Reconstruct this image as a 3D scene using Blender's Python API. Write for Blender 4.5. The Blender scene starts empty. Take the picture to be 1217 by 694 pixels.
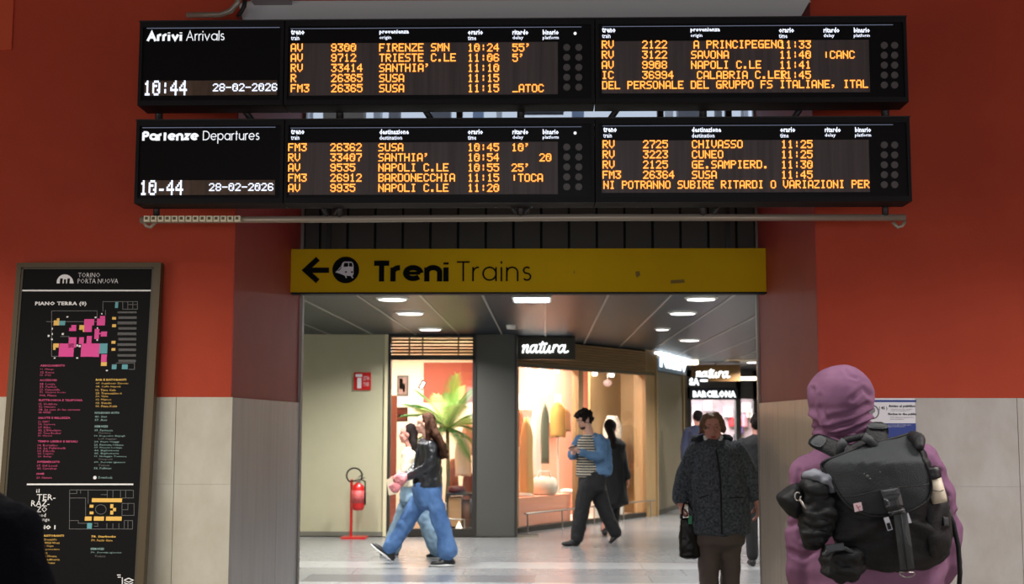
import bpy, math, random
import numpy as np
from mathutils import Vector, Matrix, noise
random.seed(7)
D = bpy.data
COL = bpy.context.scene.collection
SC = bpy.context.scene
W_, H_ = 1217, 694
# ---------------------------------------------------------------- camera
FPX = 1500.0
YAW, PITCH, ROLL = math.radians(1.515), math.radians(5.86), math.radians(0.10)
EYE = Vector((0, 0, 1.565))
CR = Matrix.Rotation(YAW, 3, 'Z') @ Matrix.Rotation(math.pi/2 + PITCH, 3, 'X') @ Matrix.Rotation(ROLL, 3, 'Z')
cd = D.cameras.new('camera'); cam = D.objects.new('camera', cd); COL.objects.link(cam)
cam.matrix_world = Matrix.Translation(EYE) @ CR.to_4x4()
cd.sensor_width = 36; cd.lens = FPX/W_*36; cd.clip_start = .05; cd.clip_end = 200
cd.dof.use_dof = True; cd.dof.focus_distance = 6.1; cd.dof.aperture_fstop = 4.0
SC.camera = cam
# ---------------------------------------------------------------- world, lights, exposure
wd = D.worlds.new('daylight'); SC.world = wd; wd.use_nodes = True
wd.node_tree.nodes['Background'].inputs[0].default_value = (.62, .74, .95, 1)
wd.node_tree.nodes['Background'].inputs[1].default_value = 0.95
SC.view_settings.view_transform = 'Standard'; SC.view_settings.look = 'None'
SC.view_settings.gamma = 1; SC.view_settings.use_curve_mapping = False
SC.view_settings.exposure = 0.0

def area(name, loc, size, power, col=(1, 1, 1), rot=(0, 0, 0), sy=None, shape='RECTANGLE', spread=180):
    l = D.lights.new(name, 'AREA'); l.shape = shape; l.size = size
    if shape == 'RECTANGLE': l.size_y = sy or size
    l.energy = power; l.color = col; l.spread = math.radians(spread)
    o = D.objects.new(name, l); COL.objects.link(o); o.location = loc; o.rotation_euler = rot
    return o
R = math.radians
# station hall: rows of ceiling lamps behind and above the photographer, daylight from the street doors
area('hall_lamp', (0.0, 4.2, 3.6), 1.6, 40, (1, .96, .93), sy=.6, spread=135)
area('hall_lamp', (-2.9, 4.4, 3.6), 1.8, 135, (1, .93, .82), sy=.6, spread=135)
area('hall_lamp', (3.3, 4.4, 3.6), 1.8, 105, (1, .95, .9), sy=.6, spread=135)
area('hall_side_fill', (-6.3, 0.5, 1.4), 6, 120, (1, .92, .84), rot=(R(90), 0, R(-90)), sy=2.0)  # added fill from both sides for the lower wall, no shop window here
area('hall_side_fill', (6.3, 0.5, 1.4), 6, 90, (1, .94, .9), rot=(R(90), 0, R(90)), sy=2.0)
area('street_door_daylight', (0.5, -6.5, 1.5), 7, 200, (.85, .9, 1), rot=(R(90), 0, 0), sy=2.4)
# corridor: downlights at the ceiling fittings, added fill lamps where none hang, the shops' own lamps
for (x, y, p) in [(-1.5, 10.2, 9), (1.5, 10.2, 5), (-1.5, 12.3, 26), (-1.5, 13.95, 28), (-1.5, 16.4, 24), (1.5, 12.3, 16), (1.5, 13.95, 12), (2.1, 18.6, 22),
                  (-3.0, 15.2, 20), (4.3, 14.0, 30), (4.2, 20.0, 60), (4.3, 25.5, 60)]:
    area('downlight_and_fill', (x, y, 2.73), .26, p*2.6, (1, .97, .92), shape='DISK', spread=150)
area('panel_lamp', (-.12, 12.2, 2.72), .34, 16, (.85, .93, 1), sy=.5)
area('shop_lamp', (-2.1, 18.9, 2.66), 1.5, 150, (1, .93, .84), sy=1.2)
area('shop_lamp', (-.25, 19.0, 2.66), .5, 95, (1, .92, .84), sy=.7)
area('shop_lamp', (.55, 20.3, 2.66), .5, 95, (1, .92, .84), sy=.8, rot=(0, 0, R(-33)))
area('shop_lamp', (4.0, 31.6, 2.5), 2.2, 300, (1, .94, .92), sy=1.4)

# ---------------------------------------------------------------- pixel rays
def ray(u, v):
    d = CR @ Vector(((u - W_/2)/FPX, -(v - H_/2)/FPX, -1)); return d
def hit(u, v, ax, val):
    d = ray(u, v); t = (val - EYE[ax])/d[ax]; return EYE + d*t
def at(u, v, Y): return hit(u, v, 1, Y)
class Plane:
    """a flat board: origin, right vector, up vector"""
    def __init__(s, o, e1, e2):
        s.o = Vector(o); s.e1 = Vector(e1).normalized(); s.e2 = Vector(e2).normalized(); s.n = s.e1.cross(s.e2)
    def uv(s, u, v):
        d = ray(u, v); t = (s.o - EYE).dot(s.n)/d.dot(s.n); p = EYE + d*t - s.o
        return (p.dot(s.e1), p.dot(s.e2))
    def pt(s, a, b, off=0): return s.o + s.e1*a + s.e2*b + s.n*off
    def box(s, u0, v0, u1, v1):
        um, vm = (u0+u1)/2, (v0+v1)/2
        return s.uv(u0, vm)[0], s.uv(um, v1)[1], s.uv(u1, vm)[0], s.uv(um, v0)[1]

# ---------------------------------------------------------------- materials
def lin(c):
    c = c/255.0; return c/12.92 if c <= .04045 else ((c+.055)/1.055)**2.4
def rgb(r, g, b): return (lin(r), lin(g), lin(b), 1)
MATS = {}
def mat(name, col, rough=.6, metal=0, var=None, scale=8, stretch=(1, 1, 1), bump=0, bscale=None, spec=.5, emit=None, es=1, trans=0, detail=4, coat=0, alpha=1, sheen=0):
    if name in MATS: return MATS[name]
    m = D.materials.new(name); m.use_nodes = True; nt = m.node_tree; b = nt.nodes['Principled BSDF']; MATS[name] = m
    b.inputs['Base Color'].default_value = col; b.inputs['Roughness'].default_value = rough
    b.inputs['Metallic'].default_value = metal; b.inputs['Specular IOR Level'].default_value = spec
    b.inputs['Transmission Weight'].default_value = trans; b.inputs['Coat Weight'].default_value = coat
    b.inputs['Sheen Weight'].default_value = sheen
    b.inputs['Alpha'].default_value = alpha
    if emit: b.inputs['Emission Color'].default_value = emit; b.inputs['Emission Strength'].default_value = es
    if var or bump:
        tc = nt.nodes.new('ShaderNodeTexCoord'); mp = nt.nodes.new('ShaderNodeMapping'); mp.inputs['Scale'].default_value = stretch
        nt.links.new(tc.outputs['Object'], mp.inputs[0])
    if var:
        n = nt.nodes.new('ShaderNodeTexNoise'); n.inputs['Scale'].default_value = scale; n.inputs['Detail'].default_value = detail
        n.inputs['Roughness'].default_value = .65
        nt.links.new(mp.outputs[0], n.inputs['Vector'])
        r = nt.nodes.new('ShaderNodeValToRGB'); r.color_ramp.elements[0].position = .3; r.color_ramp.elements[1].position = .7
        r.color_ramp.elements[0].color = col; r.color_ramp.elements[1].color = var
        nt.links.new(n.outputs['Fac'], r.inputs[0]); nt.links.new(r.outputs[0], b.inputs['Base Color'])
    if bump:
        n2 = nt.nodes.new('ShaderNodeTexNoise'); n2.inputs['Scale'].default_value = bscale or scale*4; n2.inputs['Detail'].default_value = 3
        nt.links.new(mp.outputs[0], n2.inputs['Vector'])
        bp = nt.nodes.new('ShaderNodeBump'); bp.inputs['Strength'].default_value = bump; bp.inputs['Distance'].default_value = .01
        nt.links.new(n2.outputs['Fac'], bp.inputs['Height']); nt.links.new(bp.outputs[0], b.inputs['Normal'])
    return m
def emi(name, col, s=1):
    return mat(name, (0.02, .02, .02, 1), .6, emit=col, es=s)
def glassmat(name, tint=(1, 1, 1, 1), refl=.06):
    if name in MATS: return MATS[name]
    m = D.materials.new(name); m.use_nodes = True; nt = m.node_tree; MATS[name] = m
    out = nt.nodes['Material Output']; nt.nodes.remove(nt.nodes['Principled BSDF'])
    t = nt.nodes.new('ShaderNodeBsdfTransparent'); t.inputs[0].default_value = tint
    g = nt.nodes.new('ShaderNodeBsdfGlossy'); g.inputs['Roughness'].default_value = .02
    mx = nt.nodes.new('ShaderNodeMixShader'); lw = nt.nodes.new('ShaderNodeLayerWeight'); f = nt.nodes.new('ShaderNodeMath'); f.operation = 'MULTIPLY_ADD'; f2 = nt.nodes.new('ShaderNodeMath'); f2.operation = 'POWER'; f2.inputs[1].default_value = 5; nt.links.new(lw.outputs['Facing'], f2.inputs[0]); nt.links.new(f2.outputs[0], f.inputs[0]); f.inputs[1].default_value = .8; f.inputs[2].default_value = refl
    nt.links.new(f.outputs[0], mx.inputs[0]); nt.links.new(t.outputs[0], mx.inputs[1]); nt.links.new(g.outputs[0], mx.inputs[2])
    nt.links.new(mx.outputs[0], out.inputs[0]); return m

red = mat('red_wall_paint', rgb(178, 62, 30), .75, var=rgb(168, 55, 27), scale=2.2, bump=.12, bscale=60)
redp = mat('red_paint_patch', rgb(196, 76, 40), .75, bump=.1, bscale=50)
reddark = mat('maroon_reveal_paint', rgb(164, 56, 48), .55, var=rgb(152, 50, 46), scale=3)
marbleL = mat('cream_marble', rgb(202, 200, 186), .5, var=rgb(184, 178, 160), scale=5, detail=9, stretch=(1, 1, .6))
marbleR = mat('grey_marble', rgb(186, 184, 180), .5, var=rgb(168, 162, 156), scale=6, detail=9, stretch=(1, 1, .6))
marbleJ = mat('reveal_marble', rgb(184, 187, 192), .35, var=rgb(166, 168, 173), scale=5, detail=6, stretch=(1, 3, .3))
marbleK = mat('reveal_marble_warm', rgb(186, 176, 164), .35, var=rgb(166, 156, 146), scale=5, detail=6, stretch=(1, 3, .3))
mortar = mat('mortar', rgb(110, 104, 92), .9)
grey = mat('soffit_grey', rgb(200, 204, 204), .8)
metal = mat('brushed_frame_metal', rgb(165, 160, 155), .45, .5, var=rgb(140, 132, 128), scale=3, stretch=(1, 1, .2))
steel = mat('polished_steel', rgb(170, 165, 158), .3, .9)
pipe_m = mat('painted_steel_pipe', rgb(160, 152, 138), .35, .3)
dpipe = mat('dark_steel_pipe', rgb(48, 48, 48), .45, .4)
blackm = mat('black_powder_coat', rgb(15, 15, 17), .6, bump=.05, bscale=200, spec=.25)
blackgl = mat('black_display_glass', rgb(13, 13, 15), .3, spec=.25)
ledm = mat('led_matrix', rgb(62, 54, 54), .45, var=rgb(84, 76, 76), scale=5, stretch=(9, 1, .25))
ledb = mat('led_matrix_clock', rgb(70, 54, 42), .45, var=rgb(100, 80, 64), scale=6, stretch=(6, 1, .5))  # brown streaks imitate reflections on the clock strip, put into its colour
lampoff = mat('unlit_lamp', rgb(84, 82, 82), .4)
orange = emi('orange_led', (1, .31, .045, 1), 2.3)
wled = emi('white_led', (.75, .82, 1, 1), 1.6)
wtext = emi('backlit_white', (.93, .95, 1, 1), 1.05)
whead = emi('backlit_heading', (.8, .85, 1, 1), 1.5)
edgeb = emi('backlit_edge', (.35, .4, .6, 1), .35)
yellow = mat('yellow_sign', rgb(208, 172, 6), .7, var=rgb(200, 164, 6), scale=1.6, bump=.03, spec=.15)
blackp = mat('black_print', rgb(10, 12, 14), .8, spec=.1)
whitep = mat('white_print', rgb(225, 225, 232), .6)
posterb = mat('poster_black', rgb(13, 14, 15), .7, spec=.15)
bronze = mat('bronze_frame', rgb(80, 69, 48), .5, .2)
p_white = mat('poster_white', rgb(235, 235, 235), .6)
p_grey = mat('poster_grey', rgb(108, 108, 108), .6)
p_pink = mat('poster_pink', rgb(226, 68, 152), .6)
p_pinkt = mat('poster_pink_text', rgb(200, 70, 120), .6)
p_yel = mat('poster_yellow', rgb(236, 190, 92), .6)
p_teal = mat('poster_teal', rgb(90, 160, 168), .6)
p_tealt = mat('poster_teal_text', rgb(140, 176, 172), .6)
bluep = mat('blue_print', rgb(40, 62, 140), .5)
dpanel = mat('dark_cladding', rgb(68, 68, 66), .6)
floor_a = mat('floor_stone_a', rgb(132, 134, 136), .24, var=rgb(122, 124, 127), scale=7, detail=7)
floor_b = mat('floor_stone_b', rgb(124, 126, 129), .26, var=rgb(114, 116, 120), scale=7, detail=7)
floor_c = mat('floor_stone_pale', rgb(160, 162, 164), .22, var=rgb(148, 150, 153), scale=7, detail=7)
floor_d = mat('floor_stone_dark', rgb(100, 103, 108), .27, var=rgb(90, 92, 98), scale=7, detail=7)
ceilp = mat('ceiling_metal_slat', rgb(40, 54, 70), .35, .0, var=rgb(26, 38, 52), scale=2, stretch=(.4, 12, 1))
rail = mat('ceiling_rail', rgb(150, 150, 150), .4, .3)
beige = mat('beige_wall', rgb(190, 186, 158), .7, var=rgb(182, 178, 150), scale=1.5)
pillarm = mat('dark_pillar', rgb(78, 78, 74), .55)
darkfr = mat('dark_frame', rgb(42, 38, 34), .5)
wood = mat('wood_slat', rgb(140, 108, 70), .55, var=rgb(112, 84, 54), scale=5, stretch=(.5, .5, 8))
tan = mat('tan_panel', rgb(168, 138, 98), .5, var=rgb(150, 122, 84), scale=2, stretch=(2, 2, .3))
tand = mat('dark_tan_panel', rgb(92, 80, 62), .5, var=rgb(80, 70, 56), scale=2, stretch=(2, 2, .3))
coral = mat('coral_paint', rgb(240, 165, 138), .7)
cream = mat('cream_paint', rgb(245, 228, 208), .7)
redshop = mat('shop_red', rgb(166, 84, 66), .7)
white = mat('white_lacquer', rgb(240, 238, 232), .5)
glass = glassmat('clear_glass', (.97, .96, .94, 1))
bulb = emi('lamp_diffuser', (1, .98, .95, 1), 4)
bulbc = emi('panel_diffuser', (.8, .92, 1, 1), 3)
bulbw = emi('warm_diffuser', (1, .9, .7, 1), 3)
signw = emi('lit_sign_letters', (.95, 1, 1, 1), 2.2)

# ---------------------------------------------------------------- object plumbing
def meta(o, label=None, cat=None, group=None, kind=None):
    if label: o['label'] = label
    if cat: o['category'] = cat
    if group: o['group'] = group
    if kind: o['kind'] = kind
    return o
def thing(name, label, cat, loc=(0, 0, 0), group=None):
    o = D.objects.new(name, None); COL.objects.link(o); o.location = loc; o.empty_display_size = .1
    return meta(o, label, cat, group)
def root_loc(p):
    l = Vector((0, 0, 0))
    while p is not None: l = l + p.location; p = p.parent
    return l
def link_mesh(name, me, m, parent=None, smooth=False):
    """vertices arrive in world space; the origin goes to the parent, or to the base of the object"""
    n = len(me.vertices); co = np.empty(n*3, 'f'); me.vertices.foreach_get('co', co); co = co.reshape(-1, 3)
    if parent is not None: org = root_loc(parent); loc = Vector((0, 0, 0))
    else:
        org = Vector(((co[:, 0].min()+co[:, 0].max())/2, (co[:, 1].min()+co[:, 1].max())/2, co[:, 2].min())); loc = org
    co = co - np.array(org, 'f'); me.vertices.foreach_set('co', co.ravel()); me.update()
    if m: me.materials.append(m)
    if smooth: me.polygons.foreach_set('use_smooth', [True]*len(me.polygons))
    o = D.objects.new(name, me); COL.objects.link(o); o.location = loc
    if parent is not None: o.parent = parent
    return o
class MB:
    def __init__(s): s.v = []; s.f = []
    def add(s, vs, fs):
        k = len(s.v); s.v += [tuple(p) for p in vs]; s.f += [tuple(i+k for i in f) for f in fs]; return s
    def box(s, x0, y0, z0, x1, y1, z1):
        return s.obox(Vector((x0, y0, z0)), Vector((x1-x0, 0, 0)), Vector((0, y1-y0, 0)), Vector((0, 0, z1-z0)))
    def obox(s, o, a, b, c):
        o = Vector(o); a = Vector(a); b = Vector(b); c = Vector(c)
        vs = [o, o+a, o+a+b, o+b, o+c, o+a+c, o+a+b+c, o+b+c]
        fs = [(0, 3, 2, 1), (4, 5, 6, 7), (0, 1, 5, 4), (1, 2, 6, 5), (2, 3, 7, 6), (3, 0, 4, 7)]
        if a.cross(b).dot(c) < 0: fs = [f[::-1] for f in fs]
        return s.add(vs, fs)
    def pbox(s, P, a0, b0, a1, b1, o0, o1):
        return s.obox(P.pt(a0, b0, o0), P.e1*(a1-a0), P.e2*(b1-b0), P.n*(o1-o0))
    def tube(s, pts, r, n=8, closed=False):
        pts = [Vector(p) for p in pts]; m = len(pts); rs = r if isinstance(r, (list, tuple)) else [r]*m
        vs = []; fs = []; up = None
        for i, p in enumerate(pts):
            a = pts[i-1] if (i > 0 or closed) else p; b = pts[(i+1) % m] if (i < m-1 or closed) else p
            t = (b-a).normalized()
            if up is None: up = Vector((0, 0, 1)) if abs(t.z) < .9 else Vector((1, 0, 0))
            x = t.cross(up).normalized(); y = x.cross(t).normalized(); up = y
            for k in range(n):
                q = 2*math.pi*k/n; vs.append(p + (x*math.cos(q)+y*math.sin(q))*rs[i])
        for i in range(m if closed else m-1):
            for k in range(n):
                j = (i+1) % m; fs.append((i*n+k, j*n+k, j*n+(k+1) % n, i*n+(k+1) % n))
        if not closed:
            fs.append(tuple(range(n))); fs.append(tuple(range((m-1)*n, m*n))[::-1])
        return s.add(vs, fs)
    def lathe(s, c, prof, n=20, ax='z'):
        c = Vector(c); vs = []; fs = []; m = len(prof)
        for (r, h) in prof:
            for k in range(n):
                q = 2*math.pi*k/n
                vs.append(c + (Vector((r*math.cos(q), r*math.sin(q), h)) if ax == 'z' else Vector((r*math.cos(q), -h, r*math.sin(q)))))
        for i in range(m-1):
            for k in range(n): fs.append((i*n+k, i*n+(k+1) % n, (i+1)*n+(k+1) % n, (i+1)*n+k))
        fs.append(tuple(range(n))[::-1]); fs.append(tuple(range((m-1)*n, m*n)))
        return s.add(vs, fs)
    def poly(s, P, pts, o0, o1):
        """prism on a plane from 2-D points"""
        n = len(pts); A = [P.pt(a, b, o0) for a, b in pts]; B = [P.pt(a, b, o1) for a, b in pts]
        return s.add(A+B, [tuple(range(n))[::-1], tuple(range(n, 2*n))] + [(i, (i+1) % n, n+(i+1) % n, n+i) for i in range(n)])
    def build(s, name, m, parent=None, smooth=False):
        me = D.meshes.new(name); me.from_pydata(s.v, [], s.f); me.validate()
        return link_mesh(name, me, m, parent, smooth)
def disc(P, a, b, r, o0, o1, n=20):
    return [(a+r*math.cos(2*math.pi*k/n), b+r*math.sin(2*math.pi*k/n)) for k in range(n)]
# ---- lettering
def strokes_mesh(mb, P, polys, w, off, thick=.0015):
    for pl in polys:
        off += .00012
        pl = [Vector(p) for p in pl]; n = len(pl)
        if n < 2: continue
        L = []; Rr = []
        for i, p in enumerate(pl):
            a = pl[max(i-1, 0)]; b = pl[min(i+1, n-1)]
            t1 = (p-a) if i > 0 else (b-p); t2 = (b-p) if i < n-1 else (p-a)
            t1 = t1.normalized() if t1.length else t2.normalized(); t2 = t2.normalized() if t2.length else t1
            nn = Vector((-(t1+t2).y, (t1+t2).x)); nn = nn.normalized() if nn.length > 1e-6 else Vector((-t1.y, t1.x))
            k = max(.45, nn.dot(Vector((-t1.y, t1.x))))
            L.append(p+nn*(w/2/k)); Rr.append(p-nn*(w/2/k))
        vs = [P.pt(q.x, q.y, off+thick) for q in L] + [P.pt(q.x, q.y, off+thick) for q in Rr]
        mb.add(vs, [(i, n+i, n+i+1, i+1) for i in range(n-1)])
def arc(cx, cy, r, a0, a1, n=14, ry=None):
    ry = ry or r
    return [(cx+r*math.cos(R(a0+(a1-a0)*k/n)), cy+ry*math.sin(R(a0+(a1-a0)*k/n))) for k in range(n+1)]
GEO = {
 'a': ([arc(.5, .5, .5, 0, 360, 20), [(1, 1.02), (1, -.02)]], 1.0), 'r': ([[(0, 1.02), (0, -.02)], arc(.42, .58, .42, 180, 85, 8)], .36),
 'i': ([[(0, 1.02), (0, -.02)], [(0, 1.28), (0, 1.48)]], 0), 'n': ([[(0, 1.02), (0, -.02)], arc(.42, .58, .42, 180, 0, 12)+[(.84, -.02)]], .84),
 'e': ([[(.03, .5), (.97, .5), 'thin'], arc(.5, .5, .5, 0, 318, 20)], 1.0),
 's': ([arc(.3, .76, .26, 40, 270, 10, .24)+arc(.3, .26, .28, 88, -150, 10, .26)], .58), 'T': ([[(0, 1.42), (1, 1.42)], [(.5, 1.42), (.5, -.02)]], .84),
 'A': ([[(0, -.02), (.6, 1.5), (1.2, -.02)], [(.22, .48), (.98, .48)]], 1.2), 'v': ([[(0, 1.02), (.45, 0), (.9, 1.02)]], .9),
 'l': ([[(0, 1.55), (0, -.02)]], 0), 'P': ([[(0, 1.45), (0, -.02)], [(0, 1.42)]+arc(.4, 1.06, .38, 90, -90, 10)+[(0, .68)]], .78),
 't': ([[(.22, 1.4), (.22, -.02)], [(0, .97), (.48, .97)]], .46), 'z': ([[(0, .97), (.7, .97), (.02, .03), (.74, .03)]], .74),
 'D': ([[(0, 1.45), (0, -.02)], [(0, 1.42)]+arc(.45, .71, .7, 90, -90, 14)+[(0, .0)]], 1.15), 'p': ([arc(.5, .5, .5, 0, 360, 20), [(0, 1.02), (0, -.5)]], 1.0),
 'u': ([[(0, 1.02)]+arc(.42, .42, .42, 180, 360, 12)+[(.84, 1.02)], [(.84, 1.02), (.84, -.02)]], .84), ' ': ([], .35)}
def geo_text(name, s, P, box, w, m, parent, off=.004, slant=0, thick=.0015, gap=.24, ref=None):
    """geometric sans lettering; box = (u0, baseline v, u1, x-height in px)"""
    a0, b0 = P.uv(box[0], box[1]); a1, _ = P.uv(box[2], box[1]); _, bx = P.uv(box[0], box[1]-box[3]); xh = bx-b0
    polys = []; x = w/2
    for ch in s:
        st, adv = GEO[ch]
        for pl in st:
            thin = pl[-1] == 'thin'; pl = pl[:-1] if thin else pl
            polys.append([(x+px, w/2+py*(1-w) if py >= 0 else py) for px, py in pl]+(['thin'] if thin else []))
        x += adv*(.9 if w > .2 else 1)+w+gap
    tot = x-w/2-gap; sx = (a1-a0)/tot
    tr = lambda pl: [(a0+q_[0]*sx+slant*q_[1]*xh, b0+q_[1]*xh) for q_ in pl if q_ != 'thin']
    mb = MB(); strokes_mesh(mb, P, [tr(pl) for pl in polys if pl[-1] != 'thin'], w*xh, off, thick); strokes_mesh(mb, P, [tr(pl) for pl in polys if pl[-1] == 'thin'], w*xh*(.6 if w > .2 else 1), off, thick); return mb.build(name, m, parent)
def txt(name, s, P, box, m, parent, off=.004, bold=0, lines=1.0, align='LEFT', keep=False):
    """built-in font, fitted to the pixel box (u0,v0,u1,v1) on plane P"""
    cu = D.curves.new('t', 'FONT'); cu.body = s; cu.size = 1; cu.resolution_u = 1; cu.offset = bold; cu.space_line = lines; cu.align_x = align
    if bold: cu.space_character = 1.0+bold*2
    to = D.objects.new('t', cu); COL.objects.link(to)
    me = D.meshes.new_from_object(to.evaluated_get(bpy.context.evaluated_depsgraph_get())); D.objects.remove(to)
    n = len(me.vertices); co = np.empty(n*3, 'f'); me.vertices.foreach_get('co', co); co = co.reshape(-1, 3)
    a0, b0, a1, b1 = P.box(*box); mn = co.min(0); mx = co.max(0)
    sx = (a1-a0)/(mx[0]-mn[0]); sy = (b1-b0)/(mx[1]-mn[1])
    if keep: sx = min(sx, sy*1.25)
    x = a0+(co[:, 0]-mn[0])*sx; y = b0+(co[:, 1]-mn[1])*sy
    w = np.array(P.o)+np.outer(x, np.array(P.e1))+np.outer(y, np.array(P.e2))+np.array(P.n)*off
    me.vertices.foreach_set('co', w.astype('f').ravel()); me.name = name
    return link_mesh(name, me, m, parent)
LED = dict(zip("~0123456789:ABCDEFGHIJKLMNOPQRSTUVWXYZ.,'-_ |", """0010101000 3E4545513E 00427F4000 4261514946 21414D4D33 1814127F10 2745454539 3E49494932 0101710907 3649494936 264949493E 0000360000 7E1111117E 7F49494936 3E41414122 7F4141413E
7F49494941 7F09090901 3E41494979 7F0808087F 00417F4100 204040403F 7F08142241 7F40404040 7F020C027F 7F0408107F 3E4141413E 7F09090906 3E4151215E 7F09192946 4649494931 01017F0101 3F4040403F 1F2040201F 3F4038403F 6314081463 0708700807 6151494543 0060600000 0050300000 0005030000 0808080808 4040404040 0000000000 00003E0000""".split()))
def led_text(name, s, P, u, v, m, parent, cw=7.66, ch=10.0, dy=None, off=.009):
    """5x7 dot lettering; u, v = left/top pixel of the line; each lit run of dots is one small strip"""
    a0, b0 = P.uv(u, v); a1, _ = P.uv(u+cw, v); _, b1 = P.uv(u, v+ch); dx = (a1-a0)/6.0; dz = (b0-b1)/7.0
    mb = MB()
    for k, c in enumerate(s):
        cols = [int(LED[c][2*i:2*i+2], 16) for i in range(5)]
        for r in range(7):
            i = 0
            while i < 5:
                if cols[i] >> r & 1:
                    j = i
                    while j < 5 and cols[j] >> r & 1: j += 1
                    x0 = a0+(k*6+i)*dx; x1 = a0+(k*6+j)*dx+dx*.12; y1 = b0-r*dz; y0 = y1-dz*1.02
                    mb.add([P.pt(x0, y0, off), P.pt(x1, y0, off), P.pt(x1, y1, off), P.pt(x0, y1, off)], [(0, 1, 2, 3)])
                    i = j
                else: i += 1
    return mb.build(name, m, parent)

# ================================================================ STRUCTURE
XL, XR, YF, YB = -1.749, 1.507, 7.0, 8.9       # reveal faces, wall front and back planes
ZT = hit(620, 4, 1, YF).z                      # soffit of the opening
DADO = at(1100, 473, YF).z
def struct(name, mb, m): o = mb.build(name, m); o['kind'] = 'structure'; return o
EX = 6.5
fl = struct('floor', MB().box(-EX, -7.5, -.12, EX, 34, -.012), mortar)
wf = struct('wall_front', MB().box(-EX, YF, 0, XL, YB, 4.7).box(XR, YF, 0, EX, YB, 4.7).box(XL, YF, ZT, XR, YB, 4.7), red)
struct('wall_left', MB().box(-EX-.2, -7.5, 0, -EX, YF, 4.7), red)
struct('wall_right', MB().box(EX, -7.5, 0, EX+.2, YF, 4.7), red)
struct('wall_rear', MB().box(-EX, -7.7, 0, EX, -7.5, 4.7), cream)
struct('ceiling', MB().box(-EX, -7.5, 4.7, EX, YB, 4.85), mat('hall_ceiling', rgb(84, 78, 74), .8))
# maroon reveals, grey soffit: thin painted linings
MB().box(XL, YF+.003, DADO, XL+.004, YB, ZT).build('reveal_lining', reddark, wf)
MB().box(XR-.004, YF+.003, DADO, XR, YB, ZT).build('reveal_lining', reddark, wf)
MB().box(XL, YF-.004, ZT-.006, XR, YB, ZT).build('soffit_lining', grey, wf)
MB().box(-3.4, YF-.012, at(5, 60, YF).z, at(14.5, 60, YF).x, YF, 4.6).build('wall_panel', redp, wf)
PW = Plane((0, YF-.001, 0), (1, 0, 0), (0, 0, 1))
bm_ = MB().poly(PW, [PW.uv(*p) for p in ((286, 8), (300, 4.5), (961, 2.5), (946, 30), (292, 30))][::-1], 0, .05); struct('trim_3', bm_, grey)
# marble dado, slab by slab
def tile(x0, y0, x1, y1, z0, z1, m):
    return MB().box(x0, y0, z0, x1, y1, z1).build('tile', m, wf)
g = .0015; T = .016
jz = at(1150, 578, YF).z
xt = [at(208, 560, YF).x-1.1*k for k in range(4, -1, -1)] + [XL+T]
for i in range(len(xt)-1):
    for (z0, z1) in ((0, jz), (jz, DADO)): tile(xt[i]+g, YF-T, xt[i+1]-g, YF, z0+.0004, z1-.0004, marbleL)
xt = [XR-T, at(1210.5, 560, YF).x] + [at(1210.5, 560, YF).x+1.1*k for k in (1, 2, 3)]
for i in range(len(xt)-1):
    for (z0, z1) in ((0, jz), (jz, DADO)): tile(xt[i]+g, YF-T, xt[i+1]-g, YF, z0+.0004, z1-.0004, marbleR)
for x0, x1, ys, m in ((XL, XL+T, [YF, 8.19, YB-.01], marbleJ), (XR-T, XR, [YF, 7.62, 8.17, YB-.01], marbleK)):
    for i in range(len(ys)-1): tile(x0, ys[i]+g, x1, ys[i+1]-g, 0, DADO-.002, m)
# metal door-frame strips at the back of the opening
xs0 = at(357.5, 500, YB).x; xs1 = at(901.5, 500, YB).x
fr = struct('trim_1', MB().box(XL, YB-.012, 0, xs0, YB+.05, ZT-.01), metal)
fr = struct('trim_2', MB().box(xs1, YB-.012, 0, XR, YB+.05, ZT-.01), metal)
MB().box(xs1+.008, YB-.03, 0, xs1+.012, YB-.012, DADO+.06).build('edge_bead', steel, fr)
# bulkhead of dark upright panels
zb0 = at(620, 330, YB).z; zb1 = at(620, 186, YB).z
bk = struct('wall_bulkhead', MB().box(xs0, YB+.03, zb0, xs1, YB+.12, zb1), blackm)
pw = (at(875, 270, YB).x-at(380.6, 270, YB).x)/15; px = at(380.6, 270, YB).x-pw
while px < xs1:
    a = max(px, xs0)+.009; b = min(px+pw, xs1)-.009
    if b-a > .02: MB().box(a, YB-.002, zb0, b, YB+.03, zb1).build('cladding_panel', dpanel, bk)
    px += pw
# transom window with panes
wn = thing('window_1', None, None, (0, YB, zb1)); wn['kind'] = 'structure'
wf1 = MB().box(xs0, YB, zb1, xs1, YB+.06, zb1+.05).box(xs0, YB, ZT-.07, xs1, YB+.06, ZT-.012)
mull = [at(u, 130, YB).x for u in (546, 785, 866)]
for x in mull: wf1.box(x-.022, YB, zb1, x+.022, YB+.06, ZT-.02)
wf1.build('window_frame', darkfr, wn)
ed = [xs0]+mull+[xs1]
for i in range(4): MB().box(ed[i]+.022, YB+.025, zb1+.05, ed[i+1]-.022, YB+.033, ZT-.07).build('pane', glass, wn)
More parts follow.
